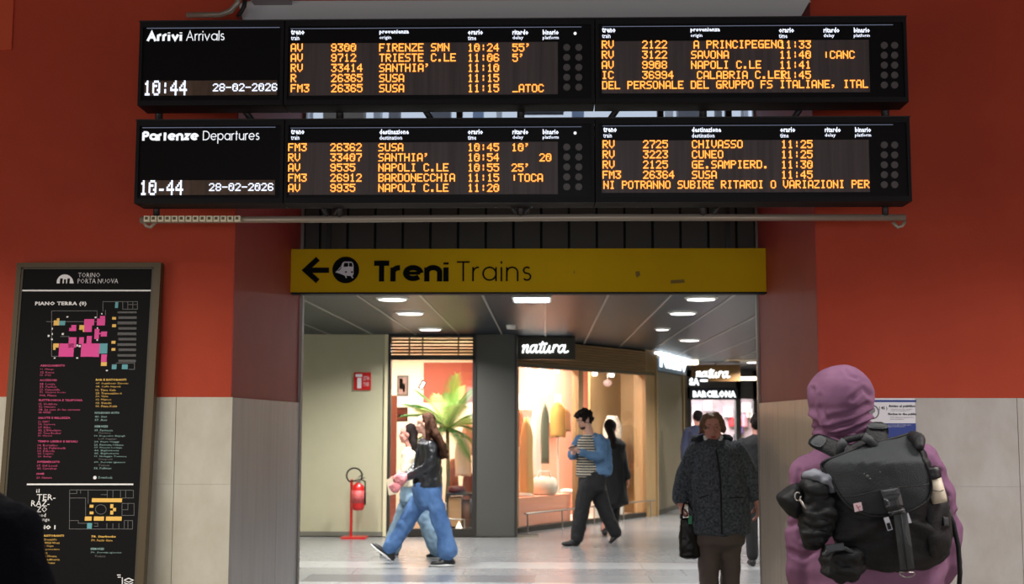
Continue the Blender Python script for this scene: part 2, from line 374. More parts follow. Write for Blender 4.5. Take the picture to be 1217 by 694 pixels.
# what stands outside the transom: canopy columns and beams in daylight
YO = 12.5
outm = mat('outdoor_grey', rgb(120, 124, 130), .6); outb = mat('outdoor_bluish', rgb(150, 175, 205), .6); outw = mat('outdoor_white', rgb(215, 220, 225), .6); outt = mat('outdoor_taupe', rgb(128, 120, 108), .6)
for k, (u0, u1, m, dy) in enumerate([(350, 368, outw, 0), (384, 402, outt, .5), (406, 432, outt, .5), (444, 452, outw, 1), (462, 474, outm, 0), (512, 535, outm, 1), (562, 574, outb, .3), (590, 596, outw, 0), (680, 694, outb, .3), (792, 800, outw, .1), (806, 832, outm, 1), (852, 858, outm, .2), (884, 889, outw, .2)]):
    a = at(u0, 130, YO+dy).x; b = at(u1, 130, YO+dy).x
    o = MB().box(a, YO+dy, 3.0, b, YO+dy+.2, 5.6).build('canopy_column', m)
    meta(o, None, 'column', 'canopy columns outside the high window')
    o['label'] = 'pale column seen through the high window between the boards'
a = at(622, 130, YO).x; b = at(670, 130, YO).x
o = MB().box(a, YO, at(640, 131, YO).z, b, YO+.2, at(640, 100, YO).z).box(a, YO-.1, at(640, 136, YO).z, b, YO-.06, at(640, 133, YO).z).build('roof_vent', outm); meta(o, 'grey boxy vent seen through the middle pane of the high window', 'vent')
# ---- corridor shell
CZ = 2.77
struct('wall_corridor_left', MB().box(-4.9, YB, 0, -4.7, 17.5, CZ), beige)
struct('wall_corridor_right', MB().box(5.6, YB, 0, 5.8, 33.5, CZ), beige)
struct('wall_corridor_near', MB().box(-4.7, YB, 0, XL, YB+.1, CZ).box(XR, YB, 0, 5.6, YB+.1, CZ), beige)
bx1 = at(460.5, 540, 17.5).x
wbg = struct('wall_back', MB().box(-4.9, 17.5, 0, bx1, 17.9, CZ), beige)
MB().box(-4.7, 17.485, 0, bx1, 17.5, .06).build('skirting', mat('skirting', rgb(120, 118, 108), .5), wbg)
ce = struct('ceiling_corridor', MB().box(-4.9, YB+.12, CZ+.03, 5.8, 34, CZ+.13), darkfr)
# ceiling panels 0.6 x 1.2 with slat ridges, all sharing one mesh
pm = MB(); n = 12
for k in range(n):
    y0 = k*1.2/n; pm.add([(-.292, y0+.004, .0), (.292, y0+.004, .0), (.292, y0+1.2/n*.8, .0), (-.292, y0+1.2/n*.8, .0), (-.292, y0+1.2/n, .018), (.292, y0+1.2/n, .018)], [(0, 3, 2, 1), (3, 4, 5, 2)])
pme = None
for j in range(20):
    y = 9.06+j*1.2
    for i in range(17):
        x = -4.5+.6*i
        if y > 17.4 and x < -.9 or y > 20.6 and x < 1.3: continue
        if pme is None:
            o = pm.build('ceiling_panel', ceilp, ce); pme = o.data
            off = Vector((0, 0, 0))
            base = root_loc(ce)
            for vv in pme.vertices: vv.co += base      # back to local panel coordinates
        else:
            o = D.objects.new('ceiling_panel', pme); COL.objects.link(o); o.parent = ce
        o.location = Vector((x, y, CZ)) - root_loc(ce)
for i in range(18):
    x = -4.8+.6*i
    MB().box(x-.011, 9.06, CZ-.008, x+.011, 33 if x > 1.3 else (20.5 if x > -.9 else 17.5), CZ+.01).build('ceiling_rail', rail, ce)
# polished stone floor slabs
meA = None; sl = {}
fr_rows = [(8.9+.05)+.60*k for k in range(26)]
for j, y in enumerate(fr_rows):
    for i in range(9):
        x = -4.7+1.15*i+(.4 if j % 2 else 0)
        if y > 17.0 and x < -1: continue
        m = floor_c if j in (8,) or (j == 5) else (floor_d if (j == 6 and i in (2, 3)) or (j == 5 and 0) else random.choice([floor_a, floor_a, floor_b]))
        key = m.name
        if key not in sl:
            o = MB().box(0, 0, -.012, 1.146, .597, 0).build('floor_slab', m, fl)
            for vv in o.data.vertices: vv.co += root_loc(fl)
            sl[key] = o.data
        else:
            o = D.objects.new('floor_slab', sl[key]); COL.objects.link(o); o.parent = fl
        o.location = Vector((x, y, 0)) - root_loc(fl)
# ---- round downlights and a square panel light
def downlight(x, y, r=.135, m=bulb, lab='', grp='round ceiling downlights'):
    t = thing('downlight', lab, 'ceiling light', (x, y, CZ-.012), grp)
    MB().lathe((x, y, CZ-.03), [(r+.025, .02), (r+.03, .03), (r+.001, .03), (r+.001, .012)][::-1], 24).build('trim_ring', white, t)
    MB().lathe((x, y, CZ-.022), [(r, 0), (r, .008)], 24).build('diffuser', m, t); return t
names = ['nearest', 'middle', 'farthest']
for k, y in enumerate((12.3, 13.95, 16.4)):
    downlight(-1.5, y, lab='round white downlight, %s of the left row below the yellow sign' % names[k])
    downlight(1.52, y, r=.135 if k < 2 else .08, lab='round white downlight, %s of the right row below the yellow sign' % names[k])
downlight(2.12, 18.6, lab='round white downlight right of the bright shop sign')
downlight(4.25, 25.5, r=.2, lab='downlight far down the passage right of the second script sign')
t = thing('panel_light', 'square cool white panel light tucked under the yellow sign', 'ceiling light', (-.12, 12.2, CZ-.02))
MB().box(-.32, 11.95, CZ-.03, .06, 12.45, CZ).build('housing', white, t); MB().box(-.3, 11.97, CZ-.036, .04, 12.43, CZ-.03).build('diffuser', bulbc, t)
o = MB().lathe((-.43, 15.8, CZ-.05), [(.05, 0), (.06, .03), (.06, .05)], 16).build('smoke_detector', white); meta(o, 'small white smoke detector on the passage ceiling', 'detector')

# ================================================================ INDICATOR BOARDS
YBd = 6.5
PB = Plane((0, YBd, 0), (1, 0, 0), (0, 0, 1))
def board(kind, v0, v1, u0, u1, title, clock, rows_a, rows_b, heads, label, voff):
    """one long housing: clock cabinet and two dot-matrix cabinets"""
    x0 = at(u0, (v0+v1)/2, YBd).x; x1 = at(u1, (v0+v1)/2, YBd).x; z1 = at(620, v0, YBd).z; z0 = at(620, v1, YBd).z
    t = thing(kind, label, 'display board', ((x0+x1)/2, YBd+.1, z0))
    s1 = at(338, (v0+v1)/2, YBd).x; s2 = at(707, (v0+v1)/2, YBd).x
    for a, b in ((x0, s1), (s1, s2), (s2, x1)):
        h = MB(); a += .003; b -= .003; rim = .028; d = .16
        h.box(a, YBd+.02, z0+.012, b, YBd+d, z1-.012)
        h.box(a, YBd-.012, z1-rim, b, YBd+d, z1).box(a, YBd-.012, z0, b, YBd+d, z0+rim)
        h.box(a, YBd-.012, z0+rim, a+rim*.6, YBd+.02, z1-rim).box(b-rim*.6, YBd-.012, z0+rim, b, YBd+.02, z1-rim)
        c = h.build('cabinet', blackm, t)
        MB().box(a+rim*.6, YBd-.002, z0+rim, b-rim*.6, YBd+.02, z1-rim).build('display_glass', blackgl, c)
    # slim top lip that catches the lamps
    MB().box(x0, YBd-.02, z1, x1, YBd+.12, z1+.006).build('top_lip', dpipe, t)
    dv = voff
    # clock cabinet
    MB().pbox(PB, *PB.box(172 if dv < 100 else 168.5, 96+dv, 329.5 if dv < 100 else 327, 113.5+dv), .002, .005).build('clock_strip', ledb, t)
    bx = 174.5 if dv < 100 else 169.5
    geo_text('title_text', title[0], PB, (bx, 49+dv, bx+title[2], 8.6), .34, wtext, t, gap=.16)
    geo_text('title_text', title[1], PB, (bx+title[3], 48.6+dv, bx+title[4], 8.2), .13, wtext, t, gap=.2)
    MB().pbox(PB, *PB.box(bx, 33+dv, bx+158, 33.7+dv), .002, .005).build('glow_edge', edgeb, t)
    bx2 = 171.5 if dv < 100 else 167
    led_text('clock_text', clock, PB, bx2, 96.4+dv, wled, t, cw=10.6, ch=17.5)
    led_text('date_text', '28-02-2026', PB, bx2+82, 99.8+dv, wled, t, cw=7.75, ch=9.2)
    # matrix panels
    for (ua, ub, ul, us, rows) in ((344.5, 663, 669, 685, rows_a), (715, 1033, 1045, 1059, rows_b)):
        dd = -2.5 if ua > 700 else 0
        MB().pbox(PB, *PB.box(ua, 51+dv+dd, ub, 113+dv+dd), .002, .005).build('led_panel', ledm, t)
        MB().pbox(PB, *PB.box(ua+1, 33+dv+dd, ub+28, 33.6+dv+dd), .002, .005).build('glow_edge', edgeb, t)
        k0 = 0
        for r, row in enumerate(rows):
            for (uu, s) in row: led_text('led_text', s, PB, uu, 52.4+12.05*r+dv+dd*1.2+(0 if ua < 700 else -.6), orange, t, ch=9.5, cw=7.66 if not len(s) > 25 else (1030-715)/len(s))
        for (hu0, hu1, s1_, s2_, w2) in heads:
            o_ = 0 if ua < 700 else (369.5 if dv < 100 else 371)
            txt('heading_text', s1_, PB, (hu0+o_, 35.4+dv+dd, hu1+o_, 41.6+dv+dd), whead, t, bold=.035)
            txt('heading_text', s2_, PB, (hu0+o_, 42.8+dv+dd, hu0+w2+o_, 48+dv+dd), whead, t, bold=.01)
        for i in range(5):
            for uu in (ul+4.5, us+2.8):
                P_ = PB.uv(uu if ua < 700 else uu+1, 56.8+11.8*i+dv+dd); MB().poly(PB, disc(PB, P_[0], P_[1], .0185, 0, 0, 14), .002, .009).build('status_lamp', lampoff, t)
    q = PB.uv(683.5, 40+dv); MB().poly(PB, disc(PB, q[0], q[1], .008, 0, 0, 10), .002, .006).build('sensor_light', wtext, t)
    return t
ha = lambda w, e, a, b: [(346, 362, 'treno', 'train', 10), (451, 486, w, e, a), (556, 574, 'orario', 'time', 10), (609, 628, 'ritardo', 'delay', 13), (645, 664, 'binario', 'platform', 19)]
board('arrivals_board', 24, 124, 165, 1078.5, ('Arrivi', 'Arrivals', 42, 47, 92.5), '10:44',
  [[(346, 'AV'), (394, '9300'), (451, 'FIRENZE SMN'), (556, '10:24'), (609, "55'")], [(346, 'AV'), (394, '9712'), (451, 'TRIESTE C.LE'), (556, '11:06'), (609, "5'")],
   [(346, 'RV'), (394, '33414'), (451, "SANTHIA'"), (556, '11:10')], [(346, 'R'), (394, '26365'), (451, 'SUSA'), (556, '11:15')],
   [(346, 'FM3'), (394, '26365'), (451, 'SUSA'), (556, '11:15'), (609, '_ATOC')]],
  [[(715, 'RV'), (763, '2122'), (824, 'A PRINCIPEGENO'), (926, '11:33')], [(715, 'RV'), (763, '3122'), (821, 'SAVONA'), (926, '11:40'), (978, '|CANC')],
   [(715, 'AV'), (763, '9908'), (821, 'NAPOLI C.LE'), (926, '11:41')], [(715, 'IC'), (763, '36994'), (828, 'CALABRIA C.LER'), (926, '11:45')],
   [(715.5, 'DEL PERSONALE DEL GRUPPO FS ITALIANE, ITAL')]], ha('provenienza', 'origin', 14, 0),
  'black arrivals board with orange dot-matrix rows, upper of the two boards', 0)
board('departures_board', 142, 241, 161, 1082.5, ('Partenze', 'Departures', 66, 72, 139), '10~44',
  [[(343, 'FM3'), (393, '26362'), (450, 'SUSA'), (556, '10:45'), (608, "10'")], [(343, 'RV'), (393, '33407'), (450, "SANTHIA'"), (556, '10:54'), (641, '20')],
   [(343, 'AV'), (393, '9535'), (450, 'NAPOLI C.LE'), (556, '10:55'), (608, "25'")], [(343, 'FM3'), (393, '26912'), (450, 'BARDONECCHIA'), (556, '11:15'), (608, '|TOCA')],
   [(343, 'AV'), (393, '9935'), (450, 'NAPOLI C.LE'), (556, '11:20')]],
  [[(716, 'RV'), (764, '2725'), (822, 'CHIVASSO'), (928, '11:25')], [(716, 'RV'), (764, '3223'), (822, 'CUNEO'), (928, '11:25')],
   [(716, 'RV'), (764, '2125'), (822, 'GE.SAMPIERD.'), (928, '11:30')], [(716, 'FM3'), (764, '26364'), (822, 'SUSA'), (928, '11:45')],
   [(717, 'NI POTRANNO SUBIRE RITARDI O VARIAZIONI PER')]], ha('destinazione', 'destination', 27, 0),
  'black departures board with orange dot-matrix rows, lower of the two boards', 118.3)
# carrying frame of steel pipe between and below the boards
YP = 6.69
t = thing('board_frame', 'long steel pipe frame carrying the two train boards', 'pipe frame', (0, YP, at(600, 260, YP).z))
L = lambda u, v, y=YP: at(u, v, y)
MB().tube([L(167, 261.5), L(400, 260.5), L(700, 258.5), L(1076, 258.5)], .0185, 12).build('long_pipe', pipe_m, t, True)
for u in (189, 404, 619, 835.5, 1052):
    MB().tube([L(u, 110), L(u, 150)], .021, 10).build('upright', dpipe, t, True)
    MB().tube([L(u-(3 if u < 300 else 0), 236), L(u-(3 if u < 300 else 0), 259)], .017, 10).build('upright', dpipe, t, True)
for (ua, ub) in ((280, 302), (497, 515), (742, 722), (958, 940)):
    MB().tube([L(ua, 118), L(ub, 146)], .017, 8).build('diagonal_brace', dpipe, t, True)
for uc in (393, 619, 843):
    for d_ in (-14, 14): MB().tube([L(uc+d_, 240), L(uc+d_*.25, 258)], .012, 8).build('diagonal_brace', dpipe, t, True)
for uc, s in ((176, 1), (1070, -1)):
    MB().tube([L(uc-s*6, 263), L(uc-s*2, 268.5), L(uc+s*3, 270), L(uc+s*9, 264)], .010, 8).build('hook_bracket', pipe_m, t, True)
for u in (189, 1052):
    MB().tube([L(u, 130), at(u, 130, YF+.01)], .016, 8).build('wall_arm', dpipe, t, True)
# letter beads threaded on the pipe
bm = mat('ivory_bead', rgb(240, 235, 205), .5)
for k in range(14):
    c = L(175+k*8.27, 260.3, YP-.02); h = .0155
    b = MB().box(c.x-h, c.y-.012, c.z-h, c.x+h, c.y+.012, c.z+h).build('letter_bead', bm)
    meta(b, 'small ivory square bead with a dark mark on the pipe below the boards', 'bead', 'ivory letter beads in a row on the left end of the pipe')
    b['label'] = 'small ivory bead with a dark mark, %s from the left on the pipe' % ['first', 'second', 'third', 'fourth', 'fifth', 'sixth', 'seventh', 'eighth', 'ninth', 'tenth', 'eleventh', 'twelfth', 'thirteenth', 'fourteenth'][k]
    MB().box(c.x-.009, c.y-.0135, c.z-.005, c.x+.007, c.y-.012, c.z+.010).build('bead_mark', mat('bead_ink', rgb(105, 92, 66), .7), b)
# conduit above the boards, and white fixture at the very top
o = MB().tube([at(222, 18, 6.8), at(262, 17.5, 6.8), at(274, 13, 6.8), at(282, 4, 6.8), at(287, -14, 6.8)], .016, 10).build('conduit', pipe_m, None, True)
meta(o, 'grey conduit bending up from the left top of the arrivals board', 'conduit')
o = MB().tube([at(283, 20, 6.85), at(290, 8, 6.85), at(293, -14, 6.85)], .013, 8).build('conduit', dpipe, None, True); meta(o, 'dark thin cable beside the grey conduit above the arrivals board', 'cable')
a = at(300, 3, 6.9); b = at(345, 3, 6.9)
o = MB().box(a.x, 6.84, a.z, b.x, 6.99, a.z+.1).build('junction_box', mat('box_white', rgb(150, 145, 150), .5)); meta(o, 'pale box at the top edge above the arrivals board', 'box')

# ================================================================ YELLOW SIGN
YS = 8.56
PS = Plane((0, YS, 0), (1, 0, 0), (0, 0, 1))
a0, b0, a1, b1 = PS.box(345.5, 295.5, 910.5, 347)
t = thing('direction_sign', 'long yellow hanging sign reading Treni Trains with arrow and train pictogram', 'sign', ((a0+a1)/2, YS+.05, b0))
MB().pbox(PS, a0, b0, a1, b1, -.09, 0).build('face', yellow, t)
MB().pbox(PS, a0-.012, b0-.012, a1+.025, b0, -.1, -.002).pbox(PS, a1, b0+.02, a1+.022, b1-.02, -.085, -.02).pbox(PS, a0-.012, b0+.02, a0, b1-.02, -.085, -.02).build('end_frame', blackm, t)
q = lambda pts: [PS.uv(*p) for p in pts]
mb = MB(); strokes_mesh(mb, PS, [q([(378, 307.5), (363.2, 321.2), (377.8, 334.3)]), q([(364.5, 321.2), (391.3, 321.2)])], .037, .002); mb.build('arrow', blackp, t)
c = PS.uv(411, 320.8); r = PS.uv(426.9, 320.8)[0]-c[0]
MB().poly(PS, disc(PS, c[0], c[1], r, 0, 0, 40), 0, .003).build('roundel', blackp, t)
MB().poly(PS, q([(398.6, 323.6), (401, 321.5), (405.5, 316.5), (407.5, 312), (409.5, 311), (417.5, 311), (419.5, 312.5), (420.2, 316), (420.2, 326), (419, 327.8), (410.5, 327.8), (404.5, 325.4)])[::-1], .003, .005).build('train_pictogram', whitep, t)
mb = MB()
for pts in ([(409.2, 312.6), (414, 312.4), (414, 317), (408.4, 317.2)], [(414.9, 312.4), (418.6, 312.6), (419.2, 317), (414.9, 317)], [(400.5, 322.4), (404.5, 319), (405.8, 317.2), (406, 318.6), (403.2, 321.6)]):
    mb.poly(PS, q(pts)[::-1], .005, .0065)
for pc in ((411.2, 323.3), (418.4, 323.4)):
    cc = PS.uv(*pc); mb.poly(PS, disc(PS, cc[0], cc[1], .0065, 0, 0, 10), .005, .0065)
mb.build('pictogram_window', blackp, t)
mb = MB(); strokes_mesh(mb, PS, [q([(410.4, 327), (411.8, 330.2)]), q([(417, 327), (419.6, 330.4)])], .008, .004); mb.build('pictogram_rail', whitep, t)
geo_text('sign_text', 'Treni', PS, (441.5, 334.3, 533, 19.2), .33, blackp, t, off=.002, gap=.17)
geo_text('sign_text', 'Trains', PS, (542, 334, 631.5, 17.2), .115, blackp, t, off=.002, gap=.3)
st = mat('sign_smudge', rgb(120, 100, 10), .6)
MB().poly(PS, q([(755, 323), (760, 322), (761, 327), (757, 330), (755.5, 327)])[::-1], 0, .001).poly(PS, q([(797, 333), (813, 332), (814, 336), (797, 337)])[::-1], 0, .001).poly(PS, q([(682, 322), (683, 322), (683, 325), (682, 325)])[::-1], 0, .001).build('sticker_residue', st, t)
for x in (a0+.25, a1-.25): MB().box(x-.015, YS+.03, b1, x+.015, YS+.06, b1+.9).build('hanger', dpipe, t)

# ================================================================ STATION MAP, leaning on the left wall
ptop = at(105, 312, 6.93); lean = R(4.6)
PM = Plane(ptop, (1, 0, 0), (0, math.sin(lean), math.cos(lean)))
at0 = PM.uv(20, 312); at1 = PM.uv(191.5, 312); hgt = ptop.z/math.cos(lean)-.02
m0, m1 = at0[0], at1[0]; mt = 0; mbm = -hgt
base = PM.pt((m0+m1)/2, mbm)
t = thing('station_map', 'tall black station floor plan board in a bronze frame against the left wall', 'map board', (base.x, base.y, 0))
fw = .026
MB().pbox(PM, m0+fw, mbm+fw, m1-fw*1.5, mt-fw, -.035, -.012).build('panel', posterb, t)
f_ = MB().pbox(PM, m0, mbm, m0+fw, mt, -.06, 0).pbox(PM, m1-fw*1.5, mbm, m1, mt, -.06, 0).pbox(PM, m0+fw, mt-fw, m1-fw*1.5, mt, -.06, 0).pbox(PM, m0+fw, mbm, m1-fw*1.5, mbm+fw, -.06, 0)
f_.build('frame', bronze, t)
MB().pbox(PM, m0+fw, mbm+fw, m0+fw+.012, mt-fw, -.03, -.006).pbox(PM, m1-fw*1.5-.012, mbm+fw, m1-fw*1.5, mt-fw, -.03, -.006).pbox(PM, m0+fw, mt-fw-.01, m1-fw*1.5, mt-fw, -.03, -.006).build('inner_frame', mat('inner_frame', rgb(62, 58, 44), .5), t)
PQ = Plane(PM.pt(0, 0, -.0115), PM.e1, PM.e2)
def mrect(rs, m, name='map_block', off=.001, th=.0015):
    mb = MB()
    for r_ in rs: mb.pbox(PQ, *PQ.box(*r_), off-.001, off+th)
    return mb.build(name, m, t)
def mline(ls, m, w=.003, name='map_line', off=.0008):
    mb = MB(); strokes_mesh(mb, PQ, [[PQ.uv(*p) for p in l] for l in ls], w, off, .0006); return mb.build(name, m, t)
mline([[(22.5, 345.3), (183.5, 345.3)]], p_white, .0085, 'rule'); mline([[(32, 575.6), (158.5, 575.6)]], p_white, .0085, 'rule')
# arch emblem with its openings
arch = [(67.5, 336.8)]+[(77.3-10*math.cos(R(a)), 336.3-10.2*math.sin(R(a))) for a in range(15, 180, 15)]+[(87.6, 336.8)]
MB().poly(PQ, [PQ.uv(*p) for p in arch][::-1], 0, .0015).build('arch_emblem', p_white, t)
mrect([(71.5, 331, 74.5, 337.2), (76.2, 332, 78.5, 337.2), (80.2, 331, 83, 337.2)], posterb, 'arch_opening', .002)
txt('map_text', 'TORINO', PQ, (93, 324.2, 119, 329.6), p_white, t, .001, bold=-.01)
txt('map_text', 'PORTA NUOVA', PQ, (92.5, 331.2, 140.5, 336.8), p_white, t, .001, bold=-.01)
txt('map_text', 'PIANO TERRA (0)', PQ, (41.8, 358.2, 103, 364), p_white, t, .001, bold=.04)
txt('map_text', 'PIANO 1', PQ, (36.5, 624, 66, 629), p_white, t, .001, bold=.05)
# ground floor plan (blocks as printed)
G = lambda x0, y0, x1, y1: (40+x0/8.113, 370+y0/8.113, 40+x1/8.113, 370+y1/8.113)
mrect([G(*b) for b in [(245, 310, 388, 438), (338, 250, 412, 350), (458, 310, 580, 438), (440, 250, 485, 315), (512, 238, 560, 315), (580, 310, 635, 440), (490, 135, 562, 200), (488, 75, 585, 135), (345, 160, 412, 190), (365, 132, 412, 162), (612, 70, 690, 136), (640, 45, 690, 72), (588, 170, 632, 268), (650, 195, 708, 243), (632, 208, 652, 220), (652, 415, 706, 488)]], p_pink)
mrect([G(*b) for b in [(195, 88, 247, 136), (225, 68, 250, 90), (190, 310, 243, 350), (190, 350, 212, 372), (442, 133, 490, 178), (475, 175, 492, 198), (650, 490, 706, 527), (758, 55, 795, 80), (758, 125, 795, 153), (752, 285, 790, 312), (752, 355, 788, 380)]], p_yel)
mrect([G(*b) for b in [(247, 92, 305, 134), (635, 310, 712, 408), (755, 512, 800, 558), (852, 512, 908, 558)]]+[(137, 359, 140.5, 366)], p_teal)
mrect([G(*b) for b in [(272, 210, 292, 228), (137, 228, 155, 246), (170, 262, 186, 278), (177, 158, 186, 178), (177, 210, 186, 228), (318, 48, 335, 60), (590, 52, 606, 66), (196, 444, 212, 456), (412, 444, 430, 456), (698, 565, 716, 577), (610, 155, 622, 168), (608, 270, 622, 284), (415, 320, 428, 340), (652, 18, 664, 30), (435, 325, 455, 345)]], p_white)
stripes = []
for i, (y0, y1) in enumerate([(2, 20), (50, 75), (100, 128), (155, 178), (205, 232), (258, 282), (310, 335), (360, 385), (415, 438), (468, 492)]):
    for k in range(3): stripes.append(G(818 if i % 2 else 810, y0+k*(y1-y0)/3, 995-i, y0+k*(y1-y0)/3+(y1-y0)/5))
mrect(stripes, p_grey)
mline([[(61.5, 369.5), (61.5, 424)], [(61.5, 369.5), (115.5, 369.5), (115.5, 378)], [(55, 382.3), (122, 382.3)], [(122.5, 370), (122.5, 358.5), (163.5, 358.5), (163.5, 367.5), (146, 367.5), (146, 358.5)], [(152, 367), (152, 358.5)], [(158, 367), (158, 358.5)], [(152, 362), (163, 362)], [(125.5, 368.5), (125.5, 375)], [(138, 431.5), (160, 431.5), (160, 439), (153, 439)], [(61.5, 423.5), (70, 423.5)], [(72, 400), (82, 400), (82, 406)], [(133, 434), (137, 434)]], p_grey, .0028)
def mlist(u, v, head, rows, mh, mr=None, lh=3.4, skew=0):
    txt('map_text', head, PQ, (u, v, u+len(head)*2.25, v+2.5), mh, t, .001, bold=.03)
    for k, s in enumerate(rows):
        vv = v+4.6+k*lh; ind = 5 if s.startswith(' ') else 0
        txt('map_text', s.strip(), PQ, (u+ind-.012*(vv-v), vv, u+ind+len(s.strip())*1.82, vv+2.4), (mr or mh) if not ind else p_grey, t, .001)
mlist(48, 433.2, 'ABBIGLIAMENTO', ['11. Mango', '02. Kocca', '13. OVS'], p_pinkt)
mlist(47.3, 450.5, 'ACCESSORI', ['28. Lovisa', '33. Parfois', '22. Camomilla', '71. Carpisa borse', '09A. Miniso'], p_pinkt)
mlist(46.3, 474.3, 'ELETTRONICA E TELEFONIA', ['15. Vodafone', '02. Unieuro', '38. La casa de las carcasas', '08. WIND'], p_pinkt, lh=3.3)
mlist(45.5, 495.3, 'SALUTE E BELLEZZA', ['21. NAU', '24. Sephora', '27. Kiko', '42. L\'Erbolario', '29. Yves Rocher', '31. Wycon'], p_pinkt)
mlist(45, 523.3, 'TEMPO LIBERO E REGALI', ['14. Borsalino', '16. La Feltrinelli', '19. Edicola', '25. Legami', '26. Relay'], p_pinkt)
mlist(44.2, 547.6, 'SUPERMERCATO', ['17. Dil Local', '44. Carrefour'], p_pinkt)
mlist(43.5, 561.8, 'HOME', ['20. Natura'], p_pinkt)
mlist(114, 450, 'BAR E RISTORANTI', ['07. Segafredo Zanetti', '08. Caffe Napoli', '16. Time Cafe', '23. Tramezzino.it', '30. Vyta', '32. Mignon', '03. Venchi', '06. Pizza Kebb'], p_yel, lh=3.85)
mlist(112.8, 489.3, 'NOLEGGIO AUTO', ['40. Sixt', '37. Avis'], p_tealt, lh=4)
mlist(112.3, 505.5, 'SERVIZI', ['03. Farmacia', ' Pharmacy', '10. Deposito Bagagli', ' Left luggage', '24. Fiera Viaggi', '20. Ferrovie Urbane', '07. Freccia Lounge', '44. Biglietteria', '45. Biglietteria', '31. Noleggio Torinese', ' Trasporti', '60. Servizi igienici', ' Toilets', '58. Pullman'], p_tealt, lh=3.47)
cc = PQ.uv(112.8, 567.6); MB().poly(PQ, disc(PQ, cc[0], cc[1], .0095, 0, 0, 14), 0, .0015).build('map_dot', p_white, t)
txt('map_text', 'Downloads', PQ, (117, 566, 133.5, 568.8), p_tealt, t, .001)
# serif-like stacked title
for s, bx in (('il', (43.2, 581, 47, 585.5)), ('TER-', (43.8, 587.3, 66, 594.3)), ('RAZ-', (37.3, 594.6, 59, 601.6)), ('ZO', (43.7, 602, 56, 608.6)), ('food', (43.5, 609.8, 54.5, 614.2)), ('lounge', (43, 615.2, 59, 620.4))):
    txt('map_text', s, PQ, bx, p_white, t, .001, bold=.0)
F = lambda x0, y0, x1, y1: (20+x0/5.594, 570+y0/5.594, 20+x1/5.594, 570+y1/5.594)
mrect([F(*b) for b in [(500, 124, 700, 150), (485, 167, 510, 186), (485, 212, 510, 230), (453, 245, 498, 273), (513, 245, 580, 273), (593, 245, 698, 273), (622, 163, 642, 190), (640, 188, 660, 210), (622, 206, 642, 232)]], p_yel)
mrect([F(468, 288, 500, 326)], p_teal)
fl2 = lambda *p: [(20+x/5.594, 570+y/5.594) for x, y in p]
mline([fl2((355, 68), (775, 70), (775, 122), (700, 122)), fl2((352, 68), (350, 328), (770, 328), (770, 272), (715, 272), (715, 325)), fl2((350, 122), (458, 122), (458, 240)), fl2((700, 158), (780, 158), (780, 238), (700, 238), (700, 158)), fl2((350, 272), (410, 272), (410, 290), (468, 290)), fl2((400, 68), (400, 92), (350, 92)), fl2((425, 68), (425, 92)), fl2((475, 68), (475, 160)), fl2((602, 68), (602, 120)), fl2((640, 68), (640, 120)), fl2((560, 100), (600, 100)), fl2((690, 68), (690, 120)), fl2((725, 70), (725, 122)), fl2((600, 290), (600, 325)), fl2((640, 290), (640, 325)), fl2((680, 290), (680, 325)), fl2((740, 272), (740, 325)), fl2((515, 290), (540, 290), (540, 310), (515, 310)), fl2((700, 200), (740, 200), (740, 158)), [(20+(560+36*math.cos(k*.4))/5.594, 570+(198+32*math.sin(k*.4))/5.594) for k in range(17)]], p_grey, .0025)
mlist(40, 635.3, 'BAR E RISTORANTI', ['67. Mc Donald\'s', '68. Old Wild West', '69. Five Guys', '73. Rossopomodoro', '74. Sweet', '75. Toast House', '76. La Piadineria', '77. Poke House'], p_yel, lh=3.95)
mlist(108.5, 636.3, '78. Starbucks', ['79. Sushi Gate'], p_yel, lh=4)
mlist(107.7, 651, 'SERVIZI', ['70. Servizi igienici', ' Toilets'], p_tealt, lh=4.2)
txt('map_text', 'GRANDI\nSTAZIONI', PQ, (42, 686.5, 55.5, 691.5), p_white, t, .001)
mline([fl2((667, 634), (692, 634)), fl2((672, 648), (692, 648)), fl2((702, 650), (702, 700)), fl2((714, 668), (744, 655), (774, 668), (744, 682), (714, 668)), fl2((714, 684), (744, 697), (774, 684))], p_white, .005)

# ================================================================ BLUE-AND-WHITE NOTICE on the right wall
PN = Plane((0, YF-.032, 0), (1, 0, 0), (0, 0, 1))
a0, b1 = PN.uv(1006, 473.3); a1, b0 = PN.uv(1091.5, 610)
t = thing('notice_plate', 'white and blue public notice plate on the marble behind the hooded person', 'sign', ((a0+a1)/2, YF-.025, b0))
MB().pbox(PN, a0, b0, a1, b1, -.014, 0).build('plate', whitep, t)
MB().pbox(PN, *PN.box(1009, 475.3, 1089, 477.8), 0, .0012).pbox(PN, *PN.box(1009, 503, 1090, 606), 0, .0012).build('blue_band', bluep, t)
cc = PN.uv(1036.7, 489.6); mb = MB(); strokes_mesh(mb, PN, [[(cc[0]+.034*math.cos(k*.25), cc[1]+.036*math.sin(k*.25)) for k in range(27)]], .004, .001); mb.build('pictogram_ring', blackp, t)
MB().poly(PN, [PN.uv(*p) for p in ((1033.5, 487), (1037, 485.5), (1040, 485), (1040, 489.5), (1037.5, 491), (1036.5, 493.5), (1034, 492))][::-1], 0, .0012).build('pictogram_hand', mat('print_grey', rgb(130, 130, 135), .6), t)
txt('notice_text', '( 45 )', PN, (1044.5, 483, 1054.5, 487.6), blackp, t, .001, bold=.02)
txt('notice_text', 'Avviso al pubblico', PN, (1056, 481, 1088, 484.8), blackp, t, .001, bold=.05)
txt('notice_text', 'Il trasporto merci viene sorvegliato\nin video con registrazione D.S.', PN, (1059, 485.6, 1084.5, 489), p_grey, t, .001)
txt('notice_text', 'Notice to the public', PN, (1055.5, 490.6, 1089, 494.2), blackp, t, .001, bold=.05)
